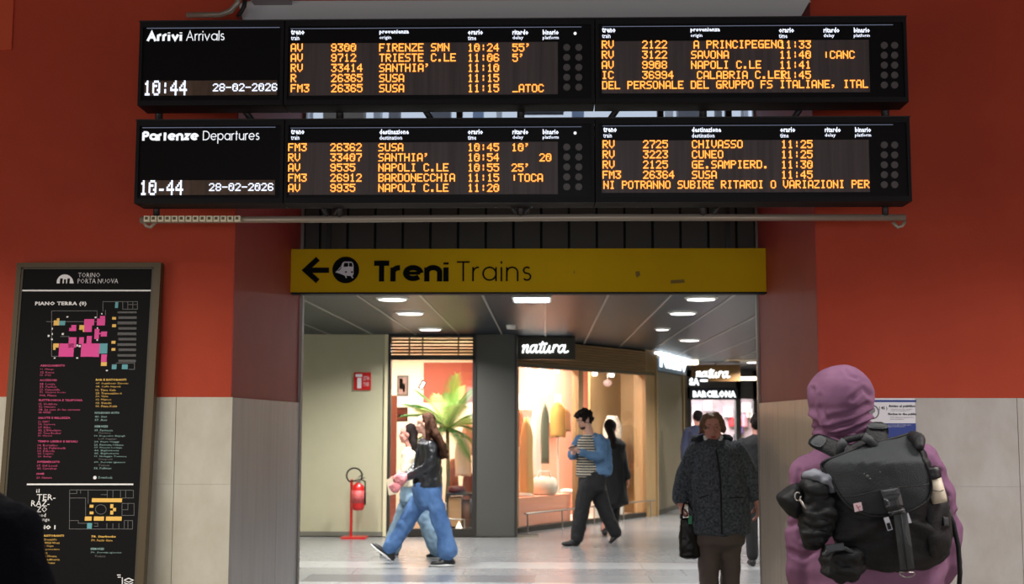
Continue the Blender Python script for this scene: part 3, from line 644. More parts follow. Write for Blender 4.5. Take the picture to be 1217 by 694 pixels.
txt('notice_text', 'in F.S. trains and stations notice\nvideo surveillance', PN, (1058, 495, 1086, 498.8), p_grey, t, .001)
txt('notice_text', 'Informativa ai sensi della normativa vigente\nsul trattamento dei dati personali', PN, (1050, 504.2, 1083, 507.8), whitep, t, .002)

# ================================================================ SHOPS BEHIND
ZF = CZ
# --- first shop (palm in the window)
YW = 17.5
X = lambda u, Y=YW, v=520: at(u, v, Y).x
Z = lambda v, Y=YW, u=520: at(u, v, Y).z
sh = thing('wall_shop', None, None, (X(512), YW, 0)); sh['kind'] = 'structure'
xa, xb, xc, xd = X(462), X(564), X(612), -.39
MB().box(xc-.02+0, YW+.02, 0, xd, YW+.3, CZ).box(xb, YW, 0, xc, YW+.5, CZ).build('pillar', pillarm, sh)
MB().box(xc-.005, YW-.01, 0, xd, YW+.02, CZ).build('pillar_edge', darkfr, sh)
MB().box(xa-.03, YW-.03, 0, xa+.02, YW+.12, CZ).box(xb-.03, YW-.02, 0, xb+.02, YW+.1, CZ).box(xa, YW-.02, Z(427.5), xb, YW+.12, Z(423)).box(xa, YW-.02, Z(401), xb, YW+.1, CZ).box(xa, YW-.01, 0, xb, YW+.1, .1).build('window_frame', darkfr, sh)
MB().box(X(456.5), YW-.04, 0, X(460.5), YW, CZ-.0).build('corner_trim', mat('pale_trim', rgb(225, 215, 180), .4), sh)  # plain pale cream trim
for k in range(6):
    v = 403+k*3.75
    MB().box(xa+.02, YW+.01, Z(v+2.3), xb-.03, YW+.05, Z(v)).build('slat', wood, sh)
for u in (484, 500, 543): MB().box(X(u), YW+.05, Z(423), X(u)+.02, YW+.08, CZ).build('slat_post', darkfr, sh)
MB().box(xa+.02, YW+.04, .1, xb-.03, YW+.048, Z(427.5)).build('pane', glass, sh)
YI = 20.4
ws = struct('wall_shop_back', MB().box(-3.4, YI, 0, -.95, YI+.1, CZ), cream)
struct('wall_shop_partition', MB().box(-1.02, YW+.5, 0, -.955, YI, CZ), cream)
MB().box(X(503, YI), YI-.02, Z(478, YI), -1.02, YI, Z(431, YI)).build('red_field', redshop, ws)
struct('wall_shop_side', MB().box(-3.4, YW+.12, 0, -3.3, YI, CZ), redshop)
struct('ceiling_shop', MB().box(-3.4, YW+.13, CZ-.04, -1.02, YI, CZ-.01), cream)
struct('floor_shop', MB().box(-3.4, YW+.13, .0, -1.02, YI, .06), tan)
def one(name, mb, m, label, cat, group=None, smooth=False): return meta(mb.build(name, m, None, smooth), label, cat, group)
# red curtain pillar at the left of the window
one('banner', MB().box(X(463.5, 18), 18, .06, X(471, 18), 18.06, Z(470, 18)), redshop, 'dark red upright banner at the left edge of the palm shop window', 'banner')
def poster(u0, v0, u1, v1, Y, lab, cols, rot=0):
    c = at((u0+u1)/2, (v0+v1)/2, Y); w = (u1-u0)/FPX*Y/2; h = (v1-v0)/FPX*Y/2
    e1 = Vector((math.cos(rot), 0, math.sin(rot))); e2 = Vector((-math.sin(rot), 0, math.cos(rot)))
    P = Plane(c, e1, e2); t = thing('poster', lab, 'poster', c-Vector((0, 0, h)))
    MB().pbox(P, -w, -h, w, h, -.03, 0).build('frame', darkfr, t)
    for k, (a, b, c_, d, m) in enumerate(cols): MB().pbox(P, -w+2*w*a, -h+2*h*b, -w+2*w*c_, -h+2*h*d, 0, .002).build('print', m, t)
    return t
poster(471.8, 446, 485.5, 471, 19.2, 'dark framed poster with a yellow shape, upper left in the palm shop', [(.12, .1, .85, .9, mat('poster_brown', rgb(90, 66, 60), .6)), (.2, .35, .5, .85, p_yel), (.5, .2, .7, .6, whitep)])
poster(469.5, 484, 484.5, 501, 19.2, 'dark framed poster, lower left in the palm shop behind the walking women', [(.1, .1, .9, .9, mat('poster_red', rgb(150, 70, 66), .6)), (.15, .35, .85, .5, whitep)])
poster(498.5, 452, 505, 463, 19.6, 'small tilted dark frame above the palm leaves', [(.3, .15, .8, .85, whitep)], rot=R(-28))
one('wall_shelf', MB().box(X(467, 19.1), 19.0, Z(483, 19.1), X(494, 19.1), 19.3, Z(472, 19.1)), white, 'white boxy shelf between the two framed posters', 'shelf')
# palm: pot, stem, drooping fronds made of leaflets
pc = at(531, 600, 18.6); pt = thing('potted_palm', 'large green palm in the lit shop window behind the walking women', 'plant', (pc.x, 18.6, .06))
MB().lathe((pc.x, 18.6, .06), [(.14, 0), (.19, .32), (.20, .34), (.17, .34), (.16, .30)], 20).build('pot', white, pt, True)
leafm = [mat('palm_leaf_a', rgb(150, 200, 90), .5), mat('palm_leaf_b', rgb(80, 140, 70), .5), mat('palm_leaf_c', rgb(215, 235, 150), .5)]
pr = random.Random(3)
ZC = at(531, 505, 18.6).z
MB().tube([(pc.x, 18.6, .3), (pc.x+.02, 18.6, .7), (pc.x, 18.6, ZC)], [.035, .03, .025], 8).build('stem', mat('palm_stem', rgb(96, 92, 50), .7), pt)
for k in range(36):
    az = k*2.4+pr.uniform(-.2, .2); el = pr.uniform(.15, 1.45) if k < 28 else pr.uniform(-.5, .1); Lf = pr.uniform(.55, .85)
    if k in (2, 7, 11, 15, 21): az = pr.uniform(-.5, .5); el = 1.15; Lf = .88
    p = Vector((pc.x, 18.6, ZC-pr.uniform(0, .12))); d = Vector((math.cos(az)*math.cos(el), math.sin(az)*math.cos(el)*.7, math.sin(el))); sp = [p.copy()]
    for i in range(9): d = (d+Vector((0, 0, -.085-.05*(1-max(d.z, 0))))).normalized(); p = p+d*Lf/9; sp.append(p.copy())
    fb = MB(); fb.tube(sp, .005, 4)
    for i in range(1, 10):
        dd = (sp[i]-sp[i-1]).normalized(); sd = dd.cross(Vector((0, 0, 1))).normalized()
        for s in (-1, 1):
            for h_ in (0, .33, .66):
                b_ = sp[i-1].lerp(sp[i], h_); l = .22*math.sin(math.pi*min(1, (i+.6)/10.5))+.05
                tip = b_+(dd*.75+sd*s*.7+Vector((0, 0, -.25))).normalized()*l; wv = dd*.006
                fb.add([b_-wv, b_+wv, (b_+tip)/2+wv*.9+Vector((0, 0, .01)), tip, (b_+tip)/2-wv*.9+Vector((0, 0, .01))], [(0, 1, 2, 3, 4)])
    fb.build('frond', leafm[k % 3 if pr.random() < .8 else 1], pt)
# display table, box, stool, mannequin bust, hanging garments
a, b = X(531, 18.1), X(562, 18.1); zt = Z(586, 18.1)
t = thing('display_table', 'dark display table with goods right of the walking woman in the palm shop', 'table', ((a+b)/2, 18.2, .06))
MB().box(a, 18.0, zt-.03, b, 18.45, zt).build('table_top', darkfr, t)
for x in (a+.02, b-.02):
    for y in (18.03, 18.42): MB().box(x-.012, y-.012, .06, x+.012, y+.012, zt-.03).build('leg', darkfr, t)
one('handbag', MB().lathe((X(543, 18.15), 18.2, zt), [(.10, 0), (.13, .04), (.11, .09), (.05, .10)], 16), mat('bag_dark_red', rgb(90, 30, 30), .4), 'dark red bag lying on the display table in the palm shop', 'bag', None, True)
zc = Z(606, 18.1)
one('storage_box', MB().box(X(534, 18.1), 18.05, .09, X(549, 18.1), 18.4, zt-.06), mat('box_tan', rgb(180, 140, 96), .6), 'tan box under the display table in the palm shop', 'box')
one('basket', MB().lathe((X(556, 18.1), 18.2, .07), [(.10, 0), (.12, .38), (.10, .38), (.09, .1)], 14), mat('basket_brown', rgb(110, 74, 52), .8, bump=.5, bscale=80), 'dark brown basket at the right foot of the palm shop window', 'basket', None, True)
t = thing('low_rack', 'low bright metal rail rack on the floor of the palm shop window', 'rack', (X(543, 17.75), 17.75, .06))
z = Z(617, 17.75); x0, x1 = X(532, 17.75), X(553, 17.75)
MB().tube([(x0, 17.75, z), (x1, 17.75, z)], .012, 8).build('rail', steel, t); MB().tube([(x1, 17.75, .06), (x1, 17.75, z)], .01, 8).build('leg', steel, t); MB().tube([(x0, 17.75, .06), (x0, 17.75, z)], .01, 8).build('leg', steel, t)
one('price_stand', MB().add([(X(541.5, 17.85), 17.8, .06), (X(550.5, 17.85), 17.8, .06), (X(550.5, 17.85), 17.9, .06), (X(541.5, 17.85), 17.9, .06), (X(546, 17.85), 17.85, Z(619, 17.85))], [(0, 3, 2, 1), (0, 1, 4), (1, 2, 4), (2, 3, 4), (3, 0, 4)]), bulbw, 'small glowing pyramid lamp under the low metal rack', 'lamp')
rg = random.Random(5)
def garment(name, u0, v0, u1, v1, Y, m, label, cat='clothes', hem=1.0, top=.5, folds=3, depth=.09, drop=0):
    """a hanging garment with shoulders, folds and real thickness"""
    c0 = at((u0+u1)/2, v0, Y); c1 = at((u0+u1)/2, v1, Y); w = (u1-u0)/2/FPX*Y; n = 28; mb = MB(); vs = []; fs = []; rows = 12
    for i in range(rows+1):
        t_ = i/rows; ww = w*(top+(1-top)*min(1, t_*5)) * (1 if t_ < .2 else 1+(hem-1)*(t_-.2)/.8); z = c0.z+(c1.z-c0.z)*t_
        for k in range(n):
            q = 2*math.pi*k/n; f = 1+.14*math.sin(q*folds+u0)*min(1, t_*3)
            vs.append((c0.x+drop*t_+ww*math.cos(q)*(1+.05*math.sin(t_*9+q)), Y+depth*math.sin(q)*f, z+(.015*math.sin(q*folds) if i == rows else 0)))
    for i in range(rows):
        for k in range(n): fs.append((i*n+k, i*n+(k+1) % n, (i+1)*n+(k+1) % n, (i+1)*n+k))
    fs.append(tuple(range(n))[::-1]); fs.append(tuple(range(rows*n, rows*n+n)))
    return meta(mb.add(vs, fs).build(name, m, None, True), label, cat)
garment('coat', 541, 520, 560, 565, 18.9, mat('cloth_cream', rgb(235, 215, 190), .8), 'cream coat hanging right of the palm')
garment('coat', 549, 503, 563, 540, 19.6, mat('cloth_brown', rgb(140, 96, 70), .8), 'brown coat hanging high at the right edge of the palm shop window')
garment('curtain', 533, 545, 545, 586, 19.3, mat('cloth_rust', rgb(150, 84, 54), .8), 'rust brown curtain hanging behind the palm', 'curtain', folds=6)
garment('curtain', 550, 560, 563, 600, 19.3, mat('cloth_rust2', rgb(120, 70, 50), .8), 'dark brown curtain at the right of the palm shop window', 'curtain', folds=6)

# --- corner shop with the script sign: facade turned into the passage
A = Vector((-.4, 18.05, 0)); AB = Vector((1.82, 21.5, 0)); LW = (AB-A).length; tt = (AB-A).normalized(); nin = Vector((-tt.y, tt.x, 0))
PF = Plane(A, tt, (0, 0, 1)); fu = lambda u: PF.uv(u, 520)[0]
def fbox(mb, l0, l1, d0, d1, z0, z1): return mb.obox(A+tt*l0+nin*d0+Vector((0, 0, z0)), tt*(l1-l0), nin*(d1-d0), Vector((0, 0, z1-z0)))
st = thing('wall_shop_corner', None, None, A); st['kind'] = 'structure'
zh = PF.uv(620, 434.5)[1]
lp0, lp1 = fu(686.5), fu(692)
for k in range(9):
    z0 = zh+.03+k*(CZ-zh-.05)/9
    fbox(MB(), -.02, LW, -.03+.0, .05, z0, z0+(CZ-zh)/9*.62).build('slat', wood, st)
fbox(MB(), -.02, LW, .05, .1, zh, CZ).build('fascia_backing', darkfr, st)
fbox(MB(), -.02, LW, -.04, .12, zh-.02, zh+.03).build('lintel', tand, st)
fbox(MB(), lp0, lp1, -.02, .1, 0, zh).build('window_post', tan, st)
fbox(fbox(MB(), fu(766), LW+.02, -.03, .2, 0, CZ), -.02, .03, -.01, .1, 0, zh).build('window_post', tan, st)
fbox(MB(), .0, LW, -.02, .1, 0, .07).build('sill', darkfr, st)
for l0, l1 in ((.03, lp0), (lp1, fu(766))): fbox(MB(), l0, l1, .03, .038, .07, zh-.02).build('pane', glass, st)
hz = .27
hr = thing('guard_rail', 'thin steel guard rail along the foot of the corner shop window', 'rail', A+tt*2)
MB().tube([A+tt*.05-nin*.1+Vector((0, 0, hz)), A+tt*(LW-.15)-nin*.1+Vector((0, 0, hz))], .013, 8).build('rail', steel, hr)
for l in (.9*LW/4*k+.12 for k in range(5)): MB().tube([A+tt*l-nin*.1, A+tt*l-nin*.1+Vector((0, 0, hz))], .01, 8).build('post', steel, hr)
# interior
S = Vector((-.95, 19.2, 0))
ci = struct('wall_corner_back', MB().obox(S, tt*4.2, nin*.1, Vector((0, 0, CZ))), coral)
struct('wall_corner_side', MB().box(-.955, 18.0, 0, -.94, 19.25, CZ), coral)
struct('wall_corner_end', MB().obox(A+tt*LW+nin*.1, tt*.08, nin*1.3, Vector((0, 0, CZ))), tan)
struct('ceiling_corner', MB().add([(-.95, 18.05, CZ-.02), (-.4, 18.06, CZ-.02), tuple(AB+Vector((0, 0, CZ-.02))), tuple(AB+nin*1.2+Vector((0, 0, CZ-.02))), (-.95, 19.2, CZ-.02)], [(0, 1, 2, 3, 4), (4, 3, 2, 1, 0)]), cream)
struct('floor_corner', MB().add([(-.95, 18.05, .03), (-.4, 18.06, .03), tuple(AB+Vector((0, 0, .03))), tuple(AB+nin*1.2+Vector((0, 0, .03))), (-.95, 19.2, .03)], [(0, 1, 2, 3, 4)]), cream)
def fac(u, v, d):   # a point seen at pixel u,v that lies d metres inside the facade
    P = Plane(A+nin*d, tt, (0, 0, 1)); a, b = P.uv(u, v); return P.pt(a, b)
one('display_plinth', fbox(MB(), .05, lp0-.02, .12, .62, .03, PF.uv(640, 591)[1]), coral, 'coral display plinth in the left pane of the corner shop', 'plinth')
t = thing('shelf_unit', 'white shelf unit with bright goods behind the hanging garments in the corner shop', 'shelf', fac(650, 560, .85).xyz*1)
zs = [.9, 1.35, 1.75]
for z in zs: fbox(MB(), .55, 1.7, .8, 1.05, z, z+.035).build('shelf', white, t)
for l in (.55, 1.12, 1.68): fbox(MB(), l, l+.03, .8, 1.05, .5, 2.0).build('upright', white, t)
fbox(MB(), .55, 1.7, 1.03, 1.06, .5, 2.0).build('back_panel', cream, t)
cg = [mat('cloth_yellow', rgb(222, 178, 100), .8), mat('cloth_white', rgb(240, 235, 225), .8), mat('cloth_greengrey', rgb(98, 112, 96), .8), mat('cloth_ochre', rgb(190, 146, 70), .8)]
def hang(u0, v0, u1, v1, d, m, lab, **k):
    Y_ = fac((u0+u1)/2, (v0+v1)/2, d).y; return garment('garment', u0, v0, u1, v1, Y_, m, lab, **k)
hang(618, 496, 633, 592, .3, cg[0], 'long yellow dress hanging at the left edge of the corner shop window', top=.3, hem=1.15, folds=5)
hang(614, 488, 622, 530, .5, mat('cloth_rust3', rgb(170, 90, 50), .8), 'rust brown garment behind the yellow dress')
hang(632, 474, 643, 570, .55, cg[1], 'white long garment between the yellow dress and the green scarf', top=.4, folds=5)
hang(643, 479, 652.5, 550, .25, cg[2], 'grey-green scarf hanging in the middle of the left shop pane', top=.25, depth=.04)
hang(654, 478, 672, 519, .35, cg[3], 'ochre blouse hanging right of the green scarf', top=.35)
hang(668, 486, 678, 512, .5, mat('cloth_brown2', rgb(150, 100, 60), .8), 'brown small garment right of the ochre blouse', top=.4)
t = thing('garment_stand', 'slim white garment stand below the ochre blouse', 'stand', fac(663, 590, .4)); p = fac(663, 515, .4)
MB().tube([(p.x, p.y, .45), (p.x, p.y, p.z)], .014, 8).build('pole', white, t); MB().lathe((p.x, p.y, .45), [(.1, 0), (.1, .012), (.02, .02)], 16).build('base', white, t)
p = fac(647, 590, .3); zb = PF.uv(650, 591)[1]
t = thing('tote_bag', 'white puffy handbag on the coral plinth', 'bag', (p.x, p.y, zb))
MB().lathe((p.x, p.y, zb), [(.14, 0), (.2, .05), (.21, .15), (.17, .25), (.12, .28)], 20).build('bag_body', mat('bag_white', rgb(228, 220, 205), .6, bump=.8, bscale=14), t, True)
MB().tube([(p.x-.1, p.y-.1, zb+.24), (p.x-.07, p.y-.11, zb+.36), (p.x+.07, p.y-.11, zb+.36), (p.x+.1, p.y-.1, zb+.24)], .012, 8).build('handle', white, t, True)
for k, u in enumerate((624, 674)):
    p = fac(u, 592, .3); one('folded_cloth', MB().lathe((p.x, p.y, zb), [(.11, 0), (.12, .03), (.1, .06), (.04, .07)], 14), cg[1], ['folded white cloth left of the white puffy handbag', 'folded white cloth right of the white puffy handbag'][k], 'cloth', None, True)
# mannequin in a pale patterned coat, tan partition, white lit panels of the second pane
hang(716, 494, 739, 556, .45, mat('patterned_coat', rgb(235, 225, 210), .8, var=rgb(150, 140, 130), scale=14), 'white patterned coat on display behind the woman in black', top=.5, hem=.9)
one('partition', fbox(MB(), fu(728)+.35, LW+.0, .62, .66, .07, CZ-.03), tan, 'tan partition panel in the right pane of the corner shop', 'partition')
for k, (u, h_) in enumerate(((718, .24), (736, .30), (746, .24))):
    p = PF.uv(u, 600)[0]; one('display_block', fbox(MB(), p-.07, p+.07, .12, .22, .07, .07+h_), white, 'small white display block at the foot of the right shop pane, %s from the left' % ['first', 'second', 'third'][k], 'block')
one('wall_shelf', fbox(MB(), fu(706), fu(727), .9, 1.12, 1.55, 1.58), white, 'thin white shelf in the right pane above the woman in black', 'shelf')
one('light_box', fbox(MB(), fu(693.5), fu(700), .5, .53, 1.35, 2.0), emi('light_box', (1, .95, .88, 1), 1.6), 'bright upright light box right of the middle window post', 'light panel')
p = fac(722, 455, .4); t = thing('pendant_lamp', 'small round pink pendant lamp in the right pane of the corner shop', 'lamp', (p.x, p.y, p.z-.06))
MB().lathe((p.x, p.y, p.z-.06), [(.01, 0), (.055, .02), (.075, .06), (.055, .1), (.01, .12)], 16).build('shade', emi('pink_glow', (1, .6, .5, 1), .9), t, True); MB().tube([(p.x, p.y, p.z+.06), (p.x, p.y, CZ-.02)], .004, 6).build('cord', white, t)
for k, u in enumerate((619.5, 638, 655, 672, 699, 717, 737)):
    P_ = PF.uv(u, 435)[0]; c = A+tt*P_+nin*.16; t = one('spotlight', MB().lathe((c.x, c.y, zh-.075), [(.035, .0), (.045, .02), (.045, .06)], 14), bulb, 'small round spotlight at the top of the corner shop window, %s from the left' % ['first', 'second', 'third', 'fourth', 'fifth', 'sixth', 'seventh'][k], 'spotlight')
# sign box with the lit script, hung flat to the passage
YN = 17.9; PNt = Plane((0, YN, 0), (1, 0, 0), (0, 0, 1)); a0, b0, a1, b1 = PNt.box(614.5, 400.5, 683.5, 427)
t = thing('shop_sign', 'dark box sign with glowing white script above the corner shop window', 'sign', ((a0+a1)/2, YN+.06, b0))
MB().box(a0, YN, b0, a1, YN+.14, b1).build('sign_box', mat('sign_olive', rgb(48, 44, 30), .5), t)
SCRIPT = [[(0, .75), (.18, .95), (.1, 0), (.15, .45), (.5, 1), (.62, .8), (.5, .2), (.62, .0), (.85, .2)],
          [(1.55, .85), (1.3, 1), (.98, .75), (.9, .25), (1.1, 0), (1.35, .3), (1.6, .95), (1.5, .25), (1.62, 0), (1.85, .2)],
          [(2.25, 1.5), (1.98, .3), (2.08, 0), (2.35, .15)], [(1.85, 1.08), (2.75, 1.22)],
          [(2.5, .95), (2.4, .3), (2.55, 0), (2.8, .2), (3.05, .95)], [(3.05, .95), (2.95, .25), (3.08, 0), (3.3, .2)],
          [(3.4, 0), (3.5, .95), (3.45, .5), (3.75, 1), (4.0, .85)],
          [(4.7, .8), (4.45, 1), (4.12, .7), (4.05, .2), (4.25, 0), (4.5, .3), (4.75, .95), (4.65, .25), (4.8, 0), (5.15, .2)]]
def smooth_line(p, n=5):
    out = []; p = [Vector(q) for q in p]
    for i in range(len(p)-1):
        p0 = p[max(i-1, 0)]; p1 = p[i]; p2 = p[i+1]; p3 = p[min(i+2, len(p)-1)]
        for k in range(n):
            t_ = k/n; out.append(.5*((2*p1)+(p2-p0)*t_+(2*p0-5*p1+4*p2-p3)*t_*t_+(3*p1-p0-3*p2+p3)*t_**3))
    return out+[p[-1]]
def script(P, box, w, m, parent, off):
    a0, b0, a1, b1 = P.box(*box); sx = (a1-a0)/5.3; sy = (b1-b0)/1.5; mb = MB()
    strokes_mesh(mb, P, [[(a0+q.x*sx+.05*q.y*sx, b0+q.y*sy) for q in smooth_line(l)] for l in SCRIPT], w, off, .004)
    return mb.build('sign_script', m, parent)
script(PNt, (620.5, 406, 677, 419), .022, signw, t, .03)
# --- next shopfront: dark panel door and glowing sign
YC0 = Vector((1.86, 21.6, 0)); YC1 = Vector((2.66, 24.2, 0)); t3 = (YC1-YC0).normalized(); n3 = Vector((-t3.y, t3.x, 0)); P3 = Plane(YC0, t3, (0, 0, 1)); L3 = (YC1-YC0).length
ws3 = struct('wall_shop_far', MB().obox(YC0, t3*(L3), n3*.2, Vector((0, 0, CZ))), tand)
l0 = P3.uv(778, 520)[0]; l1 = P3.uv(809.5, 520)[0]; zz = P3.uv(795, 445)[1]
MB().obox(YC0-n3*.03+t3*l0, t3*(l1-l0), n3*.03, Vector((0, 0, zz))).build('door_panel', mat('door_panel_brown', rgb(104, 92, 76), .45), ws3)
for l in (l0-.05, l1): MB().obox(YC0-n3*.06+t3*l, t3*.06, n3*.06, Vector((0, 0, CZ))).build('door_post', tan, ws3)
MB().obox(YC0-n3*.05, t3*L3, n3*.05, Vector((0, 0, .0))+Vector((0, 0, .08))).build('skirting', darkfr, ws3)
t = thing('shop_sign', 'blue-white glowing shop sign under the ceiling above the dark brown door panel', 'sign', YC0+t3*(l0+l1)/2+Vector((0, 0, zz+.05)))
a0, b0 = P3.uv(777, 442); a1, b1 = P3.uv(811, 419); MB().pbox(P3, a0, zz+.03, a1, CZ-.12, .01, .07).build('sign_box', mat('sign_pale_blue', rgb(120, 150, 185), .4), t)
txt('sign_text', 'Nkm0', P3, (779, 418.5, 811, 440.5), signw, t, .08, bold=.06)
o = MB().pbox(P3, P3.uv(776, 415)[0], CZ-.06, P3.uv(815, 423)[0], CZ-.02, .0, .12).build('strip_light', bulbc); meta(o, 'cool white strip light under the ceiling over the blue-white sign', 'light')
area('strip_lamp', (2.0, 22.6, CZ-.14), .2, 26, (.75, .88, 1), sy=2.2, rot=(0, 0, R(-17)))
# --- far end: hanging script sign, fascia, bright shop
YE = 30.0; XE = lambda u: at(u, 500, YE).x; ZE = lambda v: at(850, v, YE).z
we = struct('wall_far', MB().box(2.66, YE, ZE(474), 5.7, YE+.2, CZ+.02).box(2.66, YE, 0, XE(822), YE+.2, CZ).box(XE(875), YE, 0, XE(881), YE+.3, CZ).box(XE(896), YE, 0, 5.7, YE+.2, CZ), mat('far_grey', rgb(88, 90, 98), .6))
struct('wall_far_interior', MB().box(2.2, 33.5, 0, 5.8, 33.6, CZ), mat('far_interior', rgb(200, 190, 195), .7, var=rgb(150, 130, 140), scale=2))
struct('wall_far_side', MB().box(2.6, 24.2, 0, 2.7, 33.5, CZ), mat('far_side', rgb(120, 104, 84), .6))
PE = Plane((0, YE-.04, 0), (1, 0, 0), (0, 0, 1))
t = thing('shop_sign', 'long white glowing block-letter sign behind the head of the woman in the grey coat', 'sign', PE.pt(*PE.uv(849, 474)))
MB().pbox(PE, *PE.box(820, 460.5, 877, 475), -.03, 0).build('sign_box', mat('sign_navy', rgb(40, 46, 70), .5), t)
txt('sign_text', 'BARCELONA', PE, (823.5, 464.2, 874.5, 472.4), signw, t, .01, bold=.05)
YM = 26.0; PMd = Plane((0, YM, 0), (1, 0, 0), (0, 0, 1))
t = thing('shop_sign', 'brown hanging sign with small glowing script far down the passage', 'sign', PMd.pt(*PMd.uv(850, 455)))
MB().pbox(PMd, *PMd.box(822, 433.5, 880, 453), -.1, 0).build('sign_box', mat('sign_brown', rgb(118, 84, 40), .5), t)
MB().box(PMd.uv(850, 440)[0], YM+.04, PMd.uv(850, 436)[1], PMd.uv(850, 440)[0]+.02, YM+.06, CZ).build('hanger', dpipe, t)
script(PMd, (827, 438.5, 868.5, 448.5), .03, signw, t, .02)
P27 = Plane((0, 25.4, 0), (1, 0, 0), (0, 0, 1))
t = thing('shop_sign', 'tiny glowing white letters SA left below the far script sign', 'sign', P27.pt(*P27.uv(825, 459)))
MB().pbox(P27, *P27.box(817, 448, 842, 460), -.04, 0).build('sign_box', mat('sign_dark', rgb(45, 45, 50), .5), t)
MB().box(P27.uv(825, 448)[0], 25.41, P27.uv(825, 449)[1], P27.uv(825, 448)[0]+.02, 25.43, CZ).build('hanger', dpipe, t)
txt('sign_text', 'SA', P27, (819, 449, 831, 458), signw, t, .01, bold=.06); txt('sign_text', '-', P27, (832, 451, 841, 453.5), signw, t, .01)
for (u0, v0, u1, v1, Y, m, lab) in ((800, 421, 815, 433, 24.8, bulbw, 'warm glowing light panel right of the blue-white sign'), (872.5, 447.6, 900, 451.5, 26.5, bulbw, 'long warm light strip beside the far script sign'), (863, 425.5, 905, 428, 24.5, mat('pale_edge', rgb(225, 205, 180), .4), 'pale ceiling edge strip above the far script sign')):
    if u0 == 800: u0, u1 = 817, 830
    a = at(u0, v1, Y); b = at(u1, v0, Y); one('ceiling_strip', MB().box(a.x, Y, a.z, b.x, Y+.3, b.z), m, lab, 'light')
fr_ = random.Random(11)
cols_ = [(230, 210, 200), (200, 60, 70), (90, 70, 120), (240, 235, 235), (60, 60, 70), (220, 150, 170), (150, 120, 90), (230, 190, 120)]
CN = ['pinkish beige', 'dark red', 'violet', 'white', 'dark grey', 'pink', 'brown', 'sand-coloured']
ORD = ['first', 'second', 'third', 'fourth', 'fifth', 'sixth', 'seventh', 'eighth', 'ninth', 'tenth', 'eleventh', 'twelfth', 'thirteenth', 'fourteenth', 'fifteenth', 'sixteenth', 'seventeenth', 'eighteenth', 'nineteenth', 'twentieth']
for k in range(18):
    u = 823+k*4.15+fr_.uniform(-1, 1); v0 = fr_.uniform(478, 522); w = fr_.uniform(2, 3.6); h = fr_.uniform(7, 17)
    c = cols_[(k*3) % 8]; m = mat('goods_%d' % ((k*3) % 8), rgb(*c), .7)
    o = garment('hanging_goods', u-w, v0, u+w, v0+h, 33.40-.0*k, m, '%s merchandise on the far shop back wall, %s from the left' % (CN[(k*3) % 8], ORD[k]), 'merchandise', folds=3, depth=.10)
    o['group'] = 'merchandise in the bright far shop'
for k, (u, v) in enumerate(((829, 487), (842, 482), (866, 490), (888, 484))):
    a = at(u, v, 33.2); o = MB().box(a.x-.09, 33.2, a.z-.12, a.x+.09, 33.5, a.z+.12).build('backlit_display', emi('far_glow', (1, .93, .95, 1), 2)); meta(o, 'small bright backlit display in the far shop, %s from the left' % ORD[k], 'display')

# ================================================================ FIRE EXTINGUISHER AND ITS SIGN
YX = 17.15; c = at(424, 636, YX); zx = lambda v: at(424, v, YX).z; xx = lambda u: at(u, 600, YX).x
rd = mat('extinguisher_red', rgb(200, 24, 24), .3, coat=.5); 
t = thing('fire_extinguisher', 'red fire extinguisher hung on a red floor stand by the beige wall', 'extinguisher', (c.x, YX, 0))
MB().box(xx(407.5), YX-.12, 0, xx(436.5), YX+.16, .025).build('stand_base', rd, t)
MB().tube([(xx(416.5), YX+.08, .02), (xx(416.5), YX+.08, zx(570))], .02, 8).build('stand_post', rd, t)
cx = xx(425.5); r = .088
MB().lathe((cx, YX, zx(606.5)), [(.05, 0), (.075, .012), (r, .05), (r, .28), (.075, .33), (.035, .36), (.03, .38)], 24).build('cylinder', rd, t, True)
MB().lathe((cx, YX, zx(606.5)+.1), [(r+.002, 0), (r+.002, .17)], 24).build('label_band', mat('label_pink', rgb(214, 120, 120), .5, var=rgb(190, 50, 50), scale=30), t, True)
MB().box(cx-.02, YX-.03, zx(574), cx+.03, YX+.03, zx(569)).tube([(cx, YX, zx(570)), (cx+.09, YX, zx(567.5))], .01, 6).tube([(cx, YX, zx(567)), (cx+.07, YX, zx(563))], .008, 6).build('valve_lever', steel, t)
MB().tube([(cx-.02, YX, zx(571))]+[(xx(421)+.105*math.cos(a_), YX-.03, zx(565)+.10*math.sin(a_)) for a_ in [(-2.2-k*.33) for k in range(15)]]+[(cx+.095, YX-.02, zx(572)), (cx+.1, YX-.02, zx(600))], .011, 8).build('hose', blackm, t, True)
PX = Plane((0, 17.47, 0), (1, 0, 0), (0, 0, 1)); a0, b0, a1, b1 = PX.box(420.5, 442.5, 440.8, 463.5)
t = thing('extinguisher_sign', 'small red and white fire extinguisher sign on the beige wall', 'sign', ((a0+a1)/2, 17.48, b0))
MB().pbox(PX, a0, b0, a1, b1, -.02, 0).build('plate', rd, t)
MB().pbox(PX, *PX.box(422.5, 444.5, 430.5, 448), 0, .002).pbox(PX, *PX.box(424.5, 449, 429.5, 461.5), 0, .002).build('pictogram', whitep, t)
txt('sign_text', 'ESTIN-\nTORE', PX, (432, 447, 439.5, 459), whitep, t, .002)

